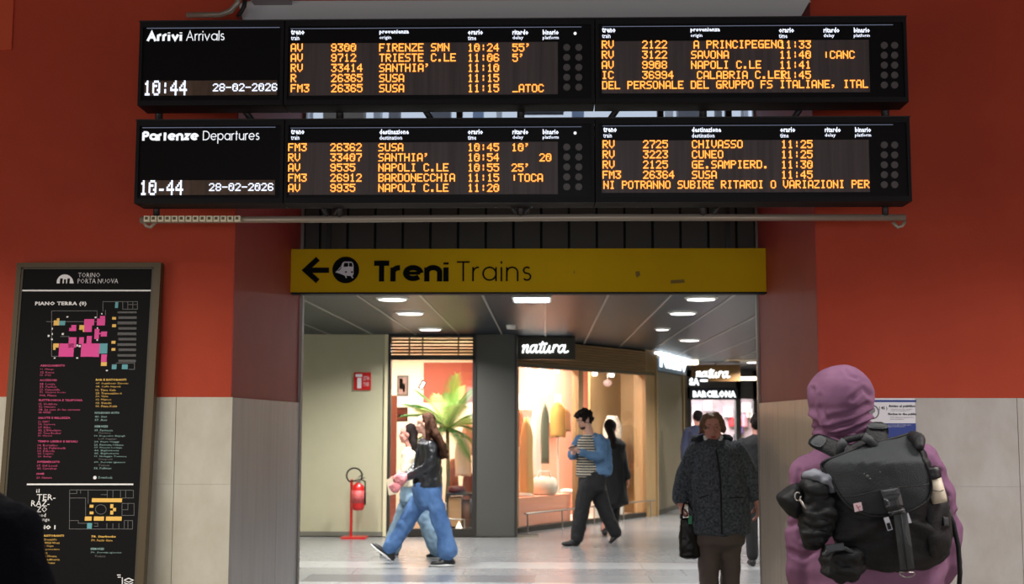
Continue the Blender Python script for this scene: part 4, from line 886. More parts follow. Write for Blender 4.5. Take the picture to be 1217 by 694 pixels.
# ================================================================ PEOPLE
def ring_frame(t):
    up = Vector((0, 0, 1)) if abs(t.z) < .95 else Vector((0, 1, 0))
    x = t.cross(up).normalized(); return x, x.cross(t).normalized()
class Body:
    """overlapping tapered volumes that are fused into one continuous skin"""
    def __init__(s): s.m = MB()
    def chain(s, pts, n=12):
        P = []; 
        for i in range(len(pts)-1):
            a, ra = Vector(pts[i][0]), pts[i][1]; b, rb = Vector(pts[i+1][0]), pts[i+1][1]
            k = 3
            for j in range(k): P.append((a.lerp(b, j/k), ra+(rb-ra)*j/k))
        P.append((Vector(pts[-1][0]), pts[-1][1]))
        # soften the bends
        for _ in range(2): P = [P[0]]+[((P[i-1][0]+P[i][0]*2+P[i+1][0])/4, P[i][1]) for i in range(1, len(P)-1)]+[P[-1]]
        t0 = (P[0][0]-P[1][0]).normalized(); t1 = (P[-1][0]-P[-2][0]).normalized(); r0 = P[0][1]; r1 = P[-1][1]
        Q = [(P[0][0]+t0*r0*c, r0*math.sqrt(max(0, 1-c*c))) for c in (.98, .8, .45)]+P+[(P[-1][0]+t1*r1*c, r1*math.sqrt(max(0, 1-c*c))) for c in (.45, .8, .98)]
        s.m.tube([q[0] for q in Q], [q[1] for q in Q], n); return s
    def stack(s, rings, n=24):
        """rings: (centre, rx, ry[, yaw]) piled upward or downward"""
        P = [(Vector(r[0]), r[1], r[2], r[3] if len(r) > 3 else 0) for r in rings]
        vs = []; fs = []
        d0 = (P[0][0]-P[1][0]); d0 = d0.normalized(); d1 = (P[-1][0]-P[-2][0]).normalized()
        c0 = min(P[0][1], P[0][2])*.35; c1 = min(P[-1][1], P[-1][2])*.35
        P = [(P[0][0]+d0*c0, P[0][1]*.45, P[0][2]*.45, P[0][3])]+P+[(P[-1][0]+d1*c1, P[-1][1]*.45, P[-1][2]*.45, P[-1][3])]
        for c, rx, ry, yw in P:
            for k in range(n):
                q = 2*math.pi*k/n; x = rx*math.cos(q); y = ry*math.sin(q)
                vs.append((c.x+x*math.cos(yw)-y*math.sin(yw), c.y+x*math.sin(yw)+y*math.cos(yw), c.z))
        m = len(P); flip = P[-1][0].z < P[0][0].z
        for i in range(m-1):
            for k in range(n):
                f = (i*n+k, i*n+(k+1) % n, (i+1)*n+(k+1) % n, (i+1)*n+k); fs.append(f[::-1] if flip else f)
        a = tuple(range(n))[::-1]; b = tuple(range((m-1)*n, m*n)); fs += [a[::-1], b[::-1]] if flip else [a, b]
        s.m.add(vs, fs); return s
    def ell(s, c, ax, ex, ey, ez, n=16):
        c = Vector(c); vs = []; fs = []; h = n//2
        for i in range(1, h):
            a = math.pi*i/h
            for k in range(n):
                q = 2*math.pi*k/n; vs.append(c+ex*ax[0]*math.sin(a)*math.cos(q)+ey*ax[1]*math.sin(a)*math.sin(q)+ez*ax[2]*math.cos(a))
        vs += [c+ez*ax[2], c-ez*ax[2]]; nt = len(vs)-2
        for i in range(h-2):
            for k in range(n): fs.append((i*n+k, (i+1)*n+k, (i+1)*n+(k+1) % n, i*n+(k+1) % n))
        for k in range(n): fs.append((nt, k, (k+1) % n)); fs.append((nt+1, (h-2)*n+(k+1) % n, (h-2)*n+k))
        if ex.cross(ey).dot(ez) < 0: fs = [f[::-1] for f in fs]
        s.m.add(vs, fs); return s
    def fuse(s, name, m, parent, vox=.01, smooth=6, disp=None, cut=None):
        me = D.meshes.new('tmp'); me.from_pydata(s.m.v, [], s.m.f); o = D.objects.new('tmp', me); COL.objects.link(o)
        r = o.modifiers.new('r', 'REMESH'); r.mode = 'VOXEL'; r.voxel_size = vox
        if smooth: sm = o.modifiers.new('s', 'SMOOTH'); sm.iterations = smooth; sm.factor = .5
        out = D.meshes.new_from_object(o.evaluated_get(bpy.context.evaluated_depsgraph_get())); D.objects.remove(o)
        n = len(out.vertices)
        if disp:
            co = np.empty(n*3, 'f'); out.vertices.foreach_get('co', co); co = co.reshape(-1, 3); nr = np.empty(n*3, 'f'); out.vertices.foreach_get('normal', nr); nr = nr.reshape(-1, 3)
            dv = np.array([disp(Vector(c)) for c in co.tolist()], 'f'); co += nr*dv[:, None]; out.vertices.foreach_set('co', co.ravel())
        if cut:
            import bmesh
            b = bmesh.new(); b.from_mesh(out); bmesh.ops.delete(b, geom=[v for v in b.verts if cut(v.co)], context='VERTS'); b.to_mesh(out); b.free()
        out.name = name; out.materials.clear()
        return link_mesh(name, out, m, parent, True)
def fold(amp=.008, sc=9, st=(1, 1, 1), seed=0):
    return lambda p: amp*(noise.noise(Vector((p.x*sc*st[0]+seed, p.y*sc*st[1], p.z*sc*st[2])))+.5*noise.noise(Vector((p.x*sc*2.3*st[0], p.y*sc*2.3*st[1]+seed, p.z*sc*2.3*st[2]))))
def face_frame(yaw, pitch=0, roll=0):
    """yaw 0 looks away (+Y), 180 looks at the camera, 90 looks left (-X)"""
    M = Matrix.Rotation(R(yaw), 3, 'Z') @ Matrix.Rotation(R(pitch), 3, 'X') @ Matrix.Rotation(R(roll), 3, 'Y')
    return M @ Vector((1, 0, 0)), M @ Vector((0, 1, 0)), M @ Vector((0, 0, 1))
def head(b, c, fr, k=1.0):
    r, f, u = fr; c = Vector(c); g = lambda x, y, z: c+(r*x+f*y+u*z)*k; E = lambda x, y, z, ax: b.ell(g(x, y, z), [a*k for a in ax], r, f, u)
    E(0, -.008, .025, (.075, .096, .095)); E(0, .025, -.045, (.058, .062, .062)); E(0, .055, -.092, (.030, .024, .020)); E(0, .02, -.08, (.048, .048, .03))
    for s in (-1, 1):
        E(s*.034, .060, -.028, (.024, .022, .024)); E(s*.078, -.004, -.008, (.010, .020, .032)); E(s*.03, .078, .032, (.026, .012, .010))
    E(0, .072, .055, (.05, .02, .03))
    b.chain([(g(0, .088, .012), .009*k), (g(0, .103, -.018), .012*k), (g(0, .098, -.028), .013*k)], 8)
    for s in (-1, 1): E(s*.012, .09, -.03, (.008, .009, .007))
    E(0, .086, -.056, (.024, .010, .006)); E(0, .085, -.067, (.021, .010, .007))
    return g
def face_parts(t, g, fr, k=1.0, brow=None, lipm=None):
    r, f, u = fr; ey = MB()
    w = mat('eye_white', rgb(190, 182, 176), .5); ir = mat('eye_iris', rgb(50, 36, 28), .2)
    for s in (-1, 1):
        c = g(s*.031, .079, .008); bb = Body(); bb.ell(c, [.011*k, .009*k, .0055*k], r, f, u, 12); e = bb.m.build('eye', w, t, True)
        b2 = Body(); b2.ell(g(s*.031, .0865, .008), [.005*k, .004*k, .005*k], r, f, u, 10); b2.m.build('iris', ir, e, True)
        b3 = Body(); b3.chain([(g(s*.015, .088, .030), .003*k), (g(s*.031, .087, .034), .003*k), (g(s*.047, .078, .029), .002*k)], 6); b3.m.build('eyebrow', brow or mat('brow_dark', rgb(40, 28, 22), .8), t, True)
    b4 = Body(); b4.ell(g(0, .0935, -.0565), [.021*k, .006*k, .005*k], r, f, u, 12); b4.ell(g(0, .092, -.066), [.018*k, .006*k, .006*k], r, f, u, 12); b4.m.build('lips', lipm or mat('lips', rgb(170, 95, 90), .5), t, True)
def hand(b, wr, d, nrm, side=1, curl=.6, k=1.0, spread=.0):
    """palm, four unequal fingers with three joints, thumb leaving the side of the palm"""
    wr = Vector(wr); d = Vector(d).normalized(); nrm = (Vector(nrm)-d*Vector(nrm).dot(d)).normalized(); s = d.cross(nrm)*side
    P = lambda x, y, z: wr+(d*x+s*y+nrm*z)*k
    b.ell(P(.045, 0, 0), [.050*k, .040*k, .017*k], d, s, nrm); b.ell(P(.06, -.004, -.002), [.034*k, .040*k, .014*k], d, s, nrm)
    for i, (L, y0) in enumerate(((.072, .030), (.080, .010), (.074, -.011), (.058, -.031))):
        p = P(.082-abs(i-1.2)*.004, y0, 0); q = [(P(.045, y0*.8, 0), .010*k), (p, .0095*k)]; a = curl*.5
        for j, f in enumerate((.45, .32, .23)):
            a_ = a+curl*j*.9; dd = d*math.cos(a_)+nrm*math.sin(a_)+s*(spread*(1.5-i)*.1); p = p+dd*L*f*k; q.append((p, (.0088-.001*j)*k))
        b.chain(q, 8)
    q = [(P(.018, .022, .004), .014*k), (P(.045, .046, .014), .0115*k), (P(.068, .056, .024+.01*curl), .010*k), (P(.086, .052, .036+.012*curl), .0085*k)]
    b.chain(q, 8)
def shoe(t, heel, toe, m, sole=None, h=.075, w=.045, name='shoe'):
    """heel and toe on the sole line"""
    heel = Vector(heel); toe = Vector(toe); d = (toe-heel).normalized(); up = (Vector((0, 0, 1))-d*d.z).normalized(); s = d.cross(up); L = (toe-heel).length
    b = Body(); b.ell(heel+d*.05+up*.04, [.06, w*.85, .045], d, s, up); b.ell(heel+d*(L*.62)+up*.03, [L*.40, w, .034], d, s, up); b.ell(heel+d*.06+up*h, [.045, w*.75, .04], d, s, up); b.ell(heel+d*(L*.4)+up*.05, [L*.25, w*.8, .035], d, s, up)
    o = b.fuse(name, m, t, .009, 3)
    if sole:
        b = Body(); b.ell(heel+d*(L*.5)+up*.012, [L*.53, w*1.08, .016], d, s, up); b.m.build('sole', sole, o, True)
    return o
skin = mat('skin_light', rgb(214, 168, 148), .5, var=rgb(204, 152, 132), scale=20)
skin2 = mat('skin_pinkish', rgb(206, 150, 136), .5, var=rgb(190, 128, 116), scale=18)
denim = mat('blue_denim', rgb(56, 92, 146), .85, var=rgb(88, 126, 176), scale=5, bump=.3, bscale=90)
denimL = mat('pale_denim', rgb(140, 166, 186), .85, var=rgb(112, 142, 166), scale=5, bump=.3, bscale=90)
hairb = mat('brown_hair', rgb(48, 29, 20), .8, var=rgb(78, 50, 36), scale=10, stretch=(6, 6, .6), bump=.4, bscale=30, spec=.15)
hairk = mat('dark_hair', rgb(20, 16, 16), .8, var=rgb(36, 28, 26), scale=10, stretch=(6, 6, .6), bump=.4, bscale=30, spec=.15)
leather = mat('black_leather', rgb(26, 28, 34), .33, spec=.7, bump=.4, bscale=25)
blackcl = mat('black_cloth', rgb(22, 22, 26), .85, bump=.2, bscale=60)
swhite = mat('shoe_white', rgb(225, 225, 225), .5); sblack = mat('shoe_black', rgb(22, 22, 26), .45)

# ---- woman in a black leather jacket striding left
Y0 = 14.06
J = lambda u, v, dy=0, Y0=Y0: at(u, v, Y0+dy)
gd = lambda u, dy, Y0=Y0: Vector((at(u, 600, Y0+dy).x, Y0+dy, 0))
t = thing('person', 'woman walking left in black leather jacket, wide blue jeans and long wavy brown hair', 'person', gd(500, 0))
fr = face_frame(92, 2)
hc = J(505, 504); b = Body(); g = head(b, hc, fr, .97)
b.chain([(hc+Vector((.01, 0, -.08)), .052), (J(510, 524), .055)]); b.stack([(J(509, 527), .07, .12), (J(509, 540), .09, .15), (J(509, 575), .09, .14), (J(508, 584), .10, .13)])
for (pts) in ([(J(511, 530, -.17), .045), (J(513, 551, -.2), .038), (J(494, 562, -.16), .032), (J(482, 568, -.12), .026)], [(J(509, 530, .17), .045), (J(500, 552, .2), .038), (J(485, 563, .1), .03), (J(478, 571, .03), .024)],
              [(J(512, 588, -.09), .06), (J(521, 614, -.09), .05), (J(532, 655, -.09), .035)], [(J(504, 588, .09), .06), (J(485, 618, .09), .05), (J(464, 655, .09), .035)]): b.chain(pts)
hand(b, J(482, 568, -.12), J(474, 572, -.14)-J(482, 568, -.12), (.3, 1, -.2), 1, .9, .95); hand(b, J(478, 571, .03), J(471, 576, 0)-J(478, 571, .03), (.3, -1, 0), 1, .9, .95)
b.fuse('body', skin, t, .008, 3); face_parts(t, g, fr, .97)
b = Body(); b.stack([(J(506, 523), .075, .11), (J(509, 528), .115, .185), (J(510, 540), .135, .19), (J(510, 556), .14, .18), (J(509, 572), .155, .185), (J(508, 578), .165, .19)])
b.chain([(J(512, 531, -.17), .070), (J(514, 551, -.21), .062), (J(496, 562, -.17), .05), (J(483, 567.5, -.13), .040)]); b.chain([(J(508, 531, .17), .068), (J(500, 552, .21), .06), (J(486, 562, .11), .05), (J(480, 569, .04), .04)])
b.fuse('jacket', leather, t, .011, 3, fold(.012, 14))
b = Body(); b.chain([(J(499, 524, -.06), .02), (J(494, 545, -.1), .018), (J(492, 574, -.1), .016)], 8); b.fuse('jacket_lapel', leather, t, .008, 2)
b = Body(); b.stack([(J(508, 573), .15, .17), (J(508, 582), .165, .185), (J(508, 594), .15, .185), (J(507, 602), .10, .16)])
b.chain([(J(513, 588, -.09), .110), (J(522, 612, -.1), .094), (J(529, 638, -.1), .092), (J(532, 655, -.1), .115)]); b.chain([(J(502, 590, .09), .110), (J(484, 618, .09), .094), (J(473, 638, .08), .088), (J(464, 649, .07), .092)])
b.fuse('jeans', denim, t, .012, 4, fold(.018, 9, (1, 1, .7)))
shoe(t, gd(541, -.12), gd(512, -.16), sblack, swhite); shoe(t, Vector((J(466, 663, .07).x, Y0+.05, .02)), J(440.5, 648, .03), sblack, swhite)
b = Body(); r_, f_, u_ = fr
b.ell(g(0, -.035, .038), [.092, .090, .098], r_, f_, u_); b.ell(g(0, -.065, -.04), [.092, .065, .12], r_, f_, u_)
for s_ in (-1, 1): b.chain([(g(s_*.05, .015, .095), .026), (g(s_*.080, -.015, .03), .024), (g(s_*.085, -.03, -.09), .028), (g(s_*.08, -.05, -.2), .035)], 8)
for k in range(12):
    q = k/11; dy = -.13+.2*q; b.chain([(g((q-.5)*.12, -.08, .03), .032), (J(517+3*math.sin(k), 516, dy*.8), .036), (J(526+2*math.cos(k*2), 530, dy), .036), (J(528+3*math.sin(k*1.7), 540+4*math.sin(k*2.1), dy), .022)], 8)
b.fuse('hair', hairb, t, .009, 2, fold(.014, 16, (1, 1, .5)))
# ---- second woman beside her, pale sweater
Y0 = 14.75
K = lambda u, v, dy=0: at(u, v, 14.75+dy)
kg = lambda u, dy: Vector((at(u, 600, 14.75+dy).x, 14.75+dy, 0))
t = thing('person', 'dark-haired woman in cream sweater and pale jeans, half hidden behind the leather-jacket woman', 'person', kg(490, 0))
fr = face_frame(96, 4); hc = K(484.5, 516); b = Body(); g = head(b, hc, fr, .95)
b.chain([(hc+Vector((.01, 0, -.08)), .05), (K(489, 534), .052)]); b.stack([(K(489, 537), .07, .12), (K(489, 575), .09, .13), (K(490, 592), .10, .15)])
for pts in ([(K(488, 540, -.16), .04), (K(484, 560, -.18), .034), (K(475, 570, -.14), .025)], [(K(488, 540, .16), .04), (K(481, 560, .18), .034), (K(473, 568, .1), .025)],
            [(K(492, 592, -.08), .07), (K(506, 618, -.08), .05), (K(520, 650, -.08), .035)], [(K(488, 592, .08), .07), (K(478, 620, .08), .05), (K(468, 650, .08), .035)]): b.chain(pts)
hand(b, K(475, 570, -.14), Vector((-1, 0, -.6)), (.2, 1, 0), 1, .9); hand(b, K(473, 567, .1), Vector((-1, 0, -.9)), (.2, -1, 0), 1, .9)
b.fuse('body', skin2, t, .008, 3); face_parts(t, g, fr, .95)
b = Body(); b.stack([(K(488, 533), .07, .10), (K(489, 538), .115, .18), (K(489, 556), .13, .18), (K(489, 577), .14, .18)]); b.chain([(K(489, 541, -.16), .062), (K(484, 560, -.19), .055), (K(476, 569, -.15), .042)]); b.chain([(K(488, 541, .16), .062), (K(481, 560, .19), .055), (K(474, 566, .1), .042)])
b.fuse('sweater', mat('cream_knit', rgb(222, 212, 188), .9, bump=.5, bscale=70), t, .011, 3, fold(.01, 12))
b = Body(); b.stack([(K(490, 575), .14, .17), (K(490, 596), .15, .17)]); b.chain([(K(493, 592, -.08), .11), (K(507, 618, -.08), .10), (K(519, 652, -.08), .105)]); b.chain([(K(488, 592, .08), .11), (K(476, 620, .08), .10), (K(466, 650, .08), .10)])
b.fuse('jeans', denimL, t, .012, 4, fold(.016, 9))
shoe(t, kg(530, -.08), kg(507, -.08), sblack, swhite); shoe(t, kg(474, .08), kg(452, .08), sblack, swhite)
b = Body(); r_, f_, u_ = fr; b.ell(g(0, -.035, .038), [.090, .090, .097], r_, f_, u_); b.ell(g(0, -.06, -.04), [.09, .065, .11], r_, f_, u_)
for k in range(10):
    q = k/9; b.chain([(g((q-.5)*.13, -.07, .02), .034), (K(492, 530, -.12+.24*q), .036), (K(494+2*math.sin(k), 548+3*math.sin(k*2), -.12+.24*q), .024)], 8)
b.fuse('hair', hairk, t, .009, 2, fold(.012, 16, (1, 1, .5)))
c = K(468, 578, -.2)
o = MB().obox(c+Vector((-.05, -.05, -.10)), Vector((.10, 0, .02)), Vector((0, .08, 0)), Vector((-.03, 0, .18))).build('paper_bag', mat('paper_cream', rgb(205, 190, 165), .7)); meta(o, 'crumpled cream paper bag held in front of the two walking women', 'bag')
pk = mat('pink_fluff', rgb(220, 140, 145), .9)
for k, (u, v, r) in enumerate(((476, 569, .085), (470, 579, .07))):
    c = J(u, v, -.27) ; b = Body(); b.ell(c, [r*.95, r*.8, r*.85], Vector((1, 0, 0)), Vector((0, 1, 0)), Vector((0, 0, 1)))
    o = b.fuse('woolly_mitten', pk, None, .01, 2, fold(.016, 22)); meta(o, ['upper pink fluffy mitten held before the leather-jacket woman', 'lower pink fluffy mitten beside the cream paper bag'][k], 'mitten')

# ---- man with phone
YM_ = 16.3
K = lambda u, v, dy=0: at(u, v, YM_+dy)
kg = lambda u, dy: Vector((at(u, 600, YM_+dy).x, YM_+dy, 0))
t = thing('person', 'man in denim jacket over striped shirt and black trousers walking and looking at a phone', 'person', kg(702, 0))
fr = face_frame(118, -22); r_, f_, u_ = fr; hc = K(694.5, 499); b = Body(); g = head(b, hc, fr, 1.0)
b.chain([(hc+Vector((.03, 0, -.07)), .056), (K(701, 516), .058)]); b.stack([(K(702, 519), .12, .09), (K(702, 530), .16, .11), (K(702, 560), .15, .11), (K(703, 572), .16, .12)])
for pts in ([(K(713, 522, -.08), .05), (K(714, 545, -.12), .042), (K(699, 540, -.22), .034), (K(689, 537, -.24), .027)], [(K(690, 522, .08), .05), (K(680, 543, .0), .042), (K(681, 539, -.14), .034), (K(683, 536, -.2), .027)],
            [(K(698, 575, -.05), .08), (K(692, 604, -.07), .06), (K(685, 638, -.05), .042)], [(K(708, 575, .07), .08), (K(716, 604, .07), .06), (K(732, 634, .08), .042)]): b.chain(pts)
hand(b, K(689, 537, -.24), Vector((-1, -.3, .35)), (0, .3, 1), 1, .9, 1); hand(b, K(683, 536, -.2), Vector((-.5, -1, .3)), (.2, 0, 1), -1, .9, 1)
b.fuse('body', skin, t, .008, 3); face_parts(t, g, fr)
b = Body(); b.stack([(K(700, 519), .11, .10), (K(701, 540), .14, .115), (K(700, 562), .145, .12)])
sm = D.materials.new('striped_shirt'); sm.use_nodes = True; nt = sm.node_tree; tc = nt.nodes.new('ShaderNodeTexCoord'); sx = nt.nodes.new('ShaderNodeSeparateXYZ'); ma = nt.nodes.new('ShaderNodeMath'); ma.operation = 'MULTIPLY'; ma.inputs[1].default_value = 190; mb_ = nt.nodes.new('ShaderNodeMath'); mb_.operation = 'SINE'; cr = nt.nodes.new('ShaderNodeValToRGB')
cr.color_ramp.interpolation = 'CONSTANT'; cr.color_ramp.elements[0].color = rgb(60, 60, 62); cr.color_ramp.elements[1].position = .5; cr.color_ramp.elements[1].color = rgb(205, 195, 175)
nt.links.new(tc.outputs['Object'], sx.inputs[0]); nt.links.new(sx.outputs[2], ma.inputs[0]); nt.links.new(ma.outputs[0], mb_.inputs[0]); nt.links.new(mb_.outputs[0], cr.inputs[0]); nt.links.new(cr.outputs[0], nt.nodes['Principled BSDF'].inputs[0]); nt.nodes['Principled BSDF'].inputs['Roughness'].default_value = .8
b = Body(); b.stack([(K(700, 518), .09, .09), (K(700, 524), .15, .115), (K(700, 540), .16, .125), (K(700, 566), .165, .13)]); b.fuse('shirt', sm, t, .012, 3)
dj = mat('denim_jacket', rgb(60, 92, 128), .85, var=rgb(86, 120, 156), scale=6, bump=.3, bscale=80)
b = Body(); b.stack([(K(704, 517, .03), .12, .09), (K(706, 522, .03), .20, .13), (K(708, 540, .03), .21, .14), (K(709, 563, .03), .21, .145)])
b.chain([(K(713, 523, -.08), .082), (K(716, 545, -.12), .072), (K(701, 541, -.22), .058), (K(692, 538, -.235), .046)]); b.chain([(K(689, 523, .1), .075), (K(679, 543, .02), .066), (K(681, 540, -.12), .052)])
cx_ = K(697, 540).x
b.fuse('denim_jacket', dj, t, .012, 3, fold(.014, 12), cut=lambda p: abs(p.x-(cx_+.01)-(p.z-1.2)*.12) < .05 and p.y < YM_-.02 and p.y > YM_-.19 and p.z < K(697, 519).z)
b = Body(); b.stack([(K(704, 560), .165, .13), (K(704, 570), .175, .14), (K(704, 582), .18, .14)]); b.chain([(K(698, 578, -.05), .12), (K(692, 604, -.06), .098), (K(686, 638, -.05), .085)]); b.chain([(K(709, 578, .07), .12), (K(717, 604, .07), .098), (K(731, 632, .08), .083)])
b.fuse('trousers', blackcl, t, .012, 4, fold(.012, 10))
shoe(t, kg(689, -.05), kg(667, -.08), sblack, w=.05); shoe(t, K(740, 632, .08), kg(726, .08)+Vector((0, 0, .0)), sblack, w=.05)
b = Body(); b.ell(g(0, -.02, .045), [.095, .108, .098], r_, f_, u_); b.ell(g(0, .03, .085), [.08, .075, .05], r_, f_, u_); b.ell(g(0, -.055, -.01), [.085, .065, .075], r_, f_, u_); b.fuse('hair', hairk, t, .009, 1, fold(.028, 26))
b = Body(); b.chain([(K(709, 519, -.1), .018), (K(711, 528, -.13), .018), (K(712, 545, -.06), .018)], 8); b.fuse('backpack_strap', blackcl, t, .008, 1)
b = Body(); b.ell(g(0, .045, -.082), [.05, .05, .03], r_, f_, u_); b.fuse('beard', mat('beard_dark', rgb(60, 42, 36), .8), t, .008, 2, fold(.006, 40))
c = K(681.5, 531, -.3); o = MB().obox(c+Vector((-.045, -.05, -.01)), Vector((.09, .02, .02)), Vector((-.02, .12, -.02)), Vector((0, .003, .011))).build('phone', blackgl); meta(o, 'dark smartphone held by the man in the denim jacket', 'phone')

# ---- woman in long black coat walking away
Y1 = 18.0
K = lambda u, v, dy=0: at(u, v, 17.8+dy)
kg = lambda u, dy: Vector((at(u, 600, 17.8+dy).x, 17.8+dy, 0))
t = thing('person', 'dark-haired person in long black coat walking away behind the denim-jacket man', 'person', kg(727, 0))
fr = face_frame(-25, 0); r_, f_, u_ = fr; hc = K(726, 509); b = Body(); g = head(b, hc, fr, .95)
b.chain([(hc, .055), (K(727, 525), .055)]); b.stack([(K(728, 528), .14, .1), (K(729, 570), .13, .1)])
for pts in ([(K(738, 530, 0), .05), (K(742, 550, 0), .04), (K(746, 568, -.02), .028)], [(K(719, 530, 0), .05), (K(716, 550, 0), .04), (K(714, 566, -.02), .028)], [(K(724, 575, -.05), .08), (K(722, 604, -.05), .06), (K(718, 628, -.1), .042)], [(K(731, 575, .07), .08), (K(731, 604, .09), .06), (K(729, 626, .2), .042)]): b.chain(pts)
hand(b, K(746, 568, -.02), Vector((.15, 0, -1)), (-1, 0, 0), 1, .5, .95); hand(b, K(714, 566, -.02), Vector((-.1, 0, -1)), (1, 0, 0), -1, .5, .95)
b.fuse('body', skin2, t, .009, 3); face_parts(t, g, fr, .95)
b = Body(); b.stack([(K(728, 522), .12, .1), (K(729, 528), .185, .13), (K(728, 548), .175, .14), (K(728, 572), .19, .16), (K(728, 598), .225, .18)]); b.chain([(K(738, 530, 0), .07), (K(742, 550, 0), .06), (K(746, 567, -.02), .05)]); b.chain([(K(719, 530), .07), (K(716, 550), .06), (K(714, 565, -.02), .05)])
b.fuse('long_coat', blackcl, t, .013, 3, fold(.014, 8, (1, 1, .4)))
b = Body(); b.chain([(K(724, 590, -.05), .09), (K(722, 610, -.05), .07), (K(719, 629, -.08), .06)]); b.chain([(K(731, 590, .07), .09), (K(731, 610, .09), .07), (K(730, 626, .18), .06)]); b.fuse('trousers', blackcl, t, .013, 3)
shoe(t, kg(719, -.18), kg(718, .08), sblack); shoe(t, kg(730, .1), kg(729, .35), sblack)
b = Body(); b.ell(g(0, -.025, .03), [.088, .098, .10], r_, f_, u_); b.chain([(g(0, -.08, 0), .06), (K(728, 520, -.1), .06), (K(729, 530, -.12), .045)]); b.fuse('hair', hairk, t, .01, 2, fold(.012, 16, (1, 1, .5)))

# ---- elderly woman walking towards the camera
YE_ = 9.55
K = lambda u, v, dy=0: at(u, v, YE_+dy)
kg = lambda u, dy: Vector((at(u, 600, YE_+dy).x, YE_+dy, 0))
t = thing('person', 'heavy-set older woman in speckled dark grey coat walking towards the camera with a handbag', 'person', kg(855, 0))
fr = face_frame(176, -2, 2); r_, f_, u_ = fr; hc = K(846.5, 509); b = Body(); g = head(b, hc, fr, 1.0)
b.ell(g(0, .03, -.06), [.072, .055, .05], r_, f_, u_)
b.chain([(hc+Vector((0, .02, -.06)), .068), (K(849, 528), .075)]); b.stack([(K(850, 534), .15, .11), (K(850, 560), .18, .14), (K(852, 600), .19, .16), (K(853, 628), .17, .13)])
for pts in ([(K(829, 536), .055), (K(813.5, 562), .045), (K(809, 597, -.05), .035)], [(K(873, 536), .055), (K(892, 562), .045), (K(901, 597, -.03), .035)], [(K(842, 640, -.02), .065), (K(843, 700, -.06), .045), (K(844, 770, -.03), .035)], [(K(867, 640, .02), .065), (K(868.5, 700, .03), .045), (K(867, 760, .11), .035)]): b.chain(pts)
hand(b, K(809, 597, -.05), Vector((.1, 0, -1)), (1, .1, 0), -1, 1.3, 1.0); hand(b, K(901, 597, -.03), Vector((0, 0, -1)), (-1, 0, 0), 1, .6, 1.0)
b.fuse('body', skin2, t, .0075, 3); face_parts(t, g, fr, 1.0, mat('brow_light', rgb(120, 90, 70), .8), mat('lips_muted', rgb(165, 90, 86), .5))
cm = mat('speckled_wool', rgb(42, 48, 57), .95, var=rgb(98, 106, 116), scale=55, detail=2, bump=.5, bscale=70)
b = Body(); b.stack([(K(849, 522), .10, .09), (K(850, 526), .13, .11), (K(850, 533), .175, .145), (K(851, 545), .20, .165), (K(851, 565), .212, .185), (K(853, 590), .222, .20), (K(855, 615), .226, .20), (K(855, 632), .226, .19)], 28)
b.chain([(K(828, 535), .075), (K(813.5, 560), .066), (K(808, 592, -.04), .053)]); b.chain([(K(874, 535), .078), (K(892, 560), .068), (K(899, 590, -.02), .053)])
co_ = b.fuse('coat', cm, t, .012, 4, fold(.014, 7, (1, 1, .5)))
b = Body(); yb = YE_-.205
b.chain([(Vector((K(851.5, 534, -.16).x, YE_-.145, K(850, 534).z)), .006), (Vector((K(851.5, 560).x, YE_-.188, K(850, 560).z)), .007), (Vector((K(852.5, 590).x, YE_-.203, K(850, 590).z)), .007), (Vector((K(853.5, 631).x, YE_-.195, K(850, 631).z)), .006)], 8); b.m.build('zip_placket', blackcl, t, True)
for s, (u0, u1) in ((0, (828, 845)), (1, (858, 886))):   # pocket seams
    b = Body(); b.chain([(K(u0+3, 592, -.185), .004), (K(u1-3, 588+s*3, -.185), .004)], 6); b.m.build('pocket_seam', blackcl, t, True)
b = Body()
for k in range(9):
    q = -2.5+k*5.0/8; b.chain([(hc+Vector((.115*math.sin(q), .03+.075*math.cos(q), -.075-.03*abs(math.cos(q/2)))), .038), (hc+Vector((.125*math.sin(q+.3), .03+.08*math.cos(q+.3), -.085)), .038)], 10)
b.fuse('collar', mat('collar_black', rgb(28, 34, 42), .9), t, .009, 3, fold(.01, 16))
b = Body(); b.chain([(g(-.062, .055, -.065), .016), (g(-.04, .075, -.10), .018), (g(-.01, .085, -.125), .014)], 8); b.chain([(g(.062, .055, -.06), .016), (g(.045, .075, -.098), .02), (g(.012, .085, -.125), .016)], 8)
b.fuse('white_scarf', mat('scarf_white', rgb(225, 225, 232), .8), t, .007, 2)
b = Body(); b.stack([(K(853, 625), .20, .16), (K(853, 645), .20, .16)]); b.chain([(K(842, 640, -.02), .095), (K(843, 700, -.06), .072), (K(844, 768, -.03), .066)]); b.chain([(K(867, 640, .02), .095), (K(868.5, 700, .03), .072), (K(867, 758, .11), .066)])
b.fuse('trousers', mat('brown_trousers', rgb(96, 84, 80), .85), t, .013, 4, fold(.012, 8))
shoe(t, kg(846, .06)+Vector((0, 0, 0)), kg(845, -.2), sblack); shoe(t, kg(866, .24), kg(866, -.02), sblack)
b = Body(); b.ell(g(0, -.02, .035), [.088, .10, .092], r_, f_, u_); b.ell(g(0, .045, .085), [.066, .045, .03], r_, f_, u_)
for s in (-1, 1): b.chain([(g(s*.03, .05, .10), .026), (g(s*.078, .035, .05), .022), (g(s*.084, .0, -.02), .02)], 8)
b.fuse('hair', mat('fair_brown_hair', rgb(96, 70, 52), .6, var=rgb(130, 98, 74), scale=12, stretch=(4, 4, 1)), t, .008, 1, fold(.012, 26))
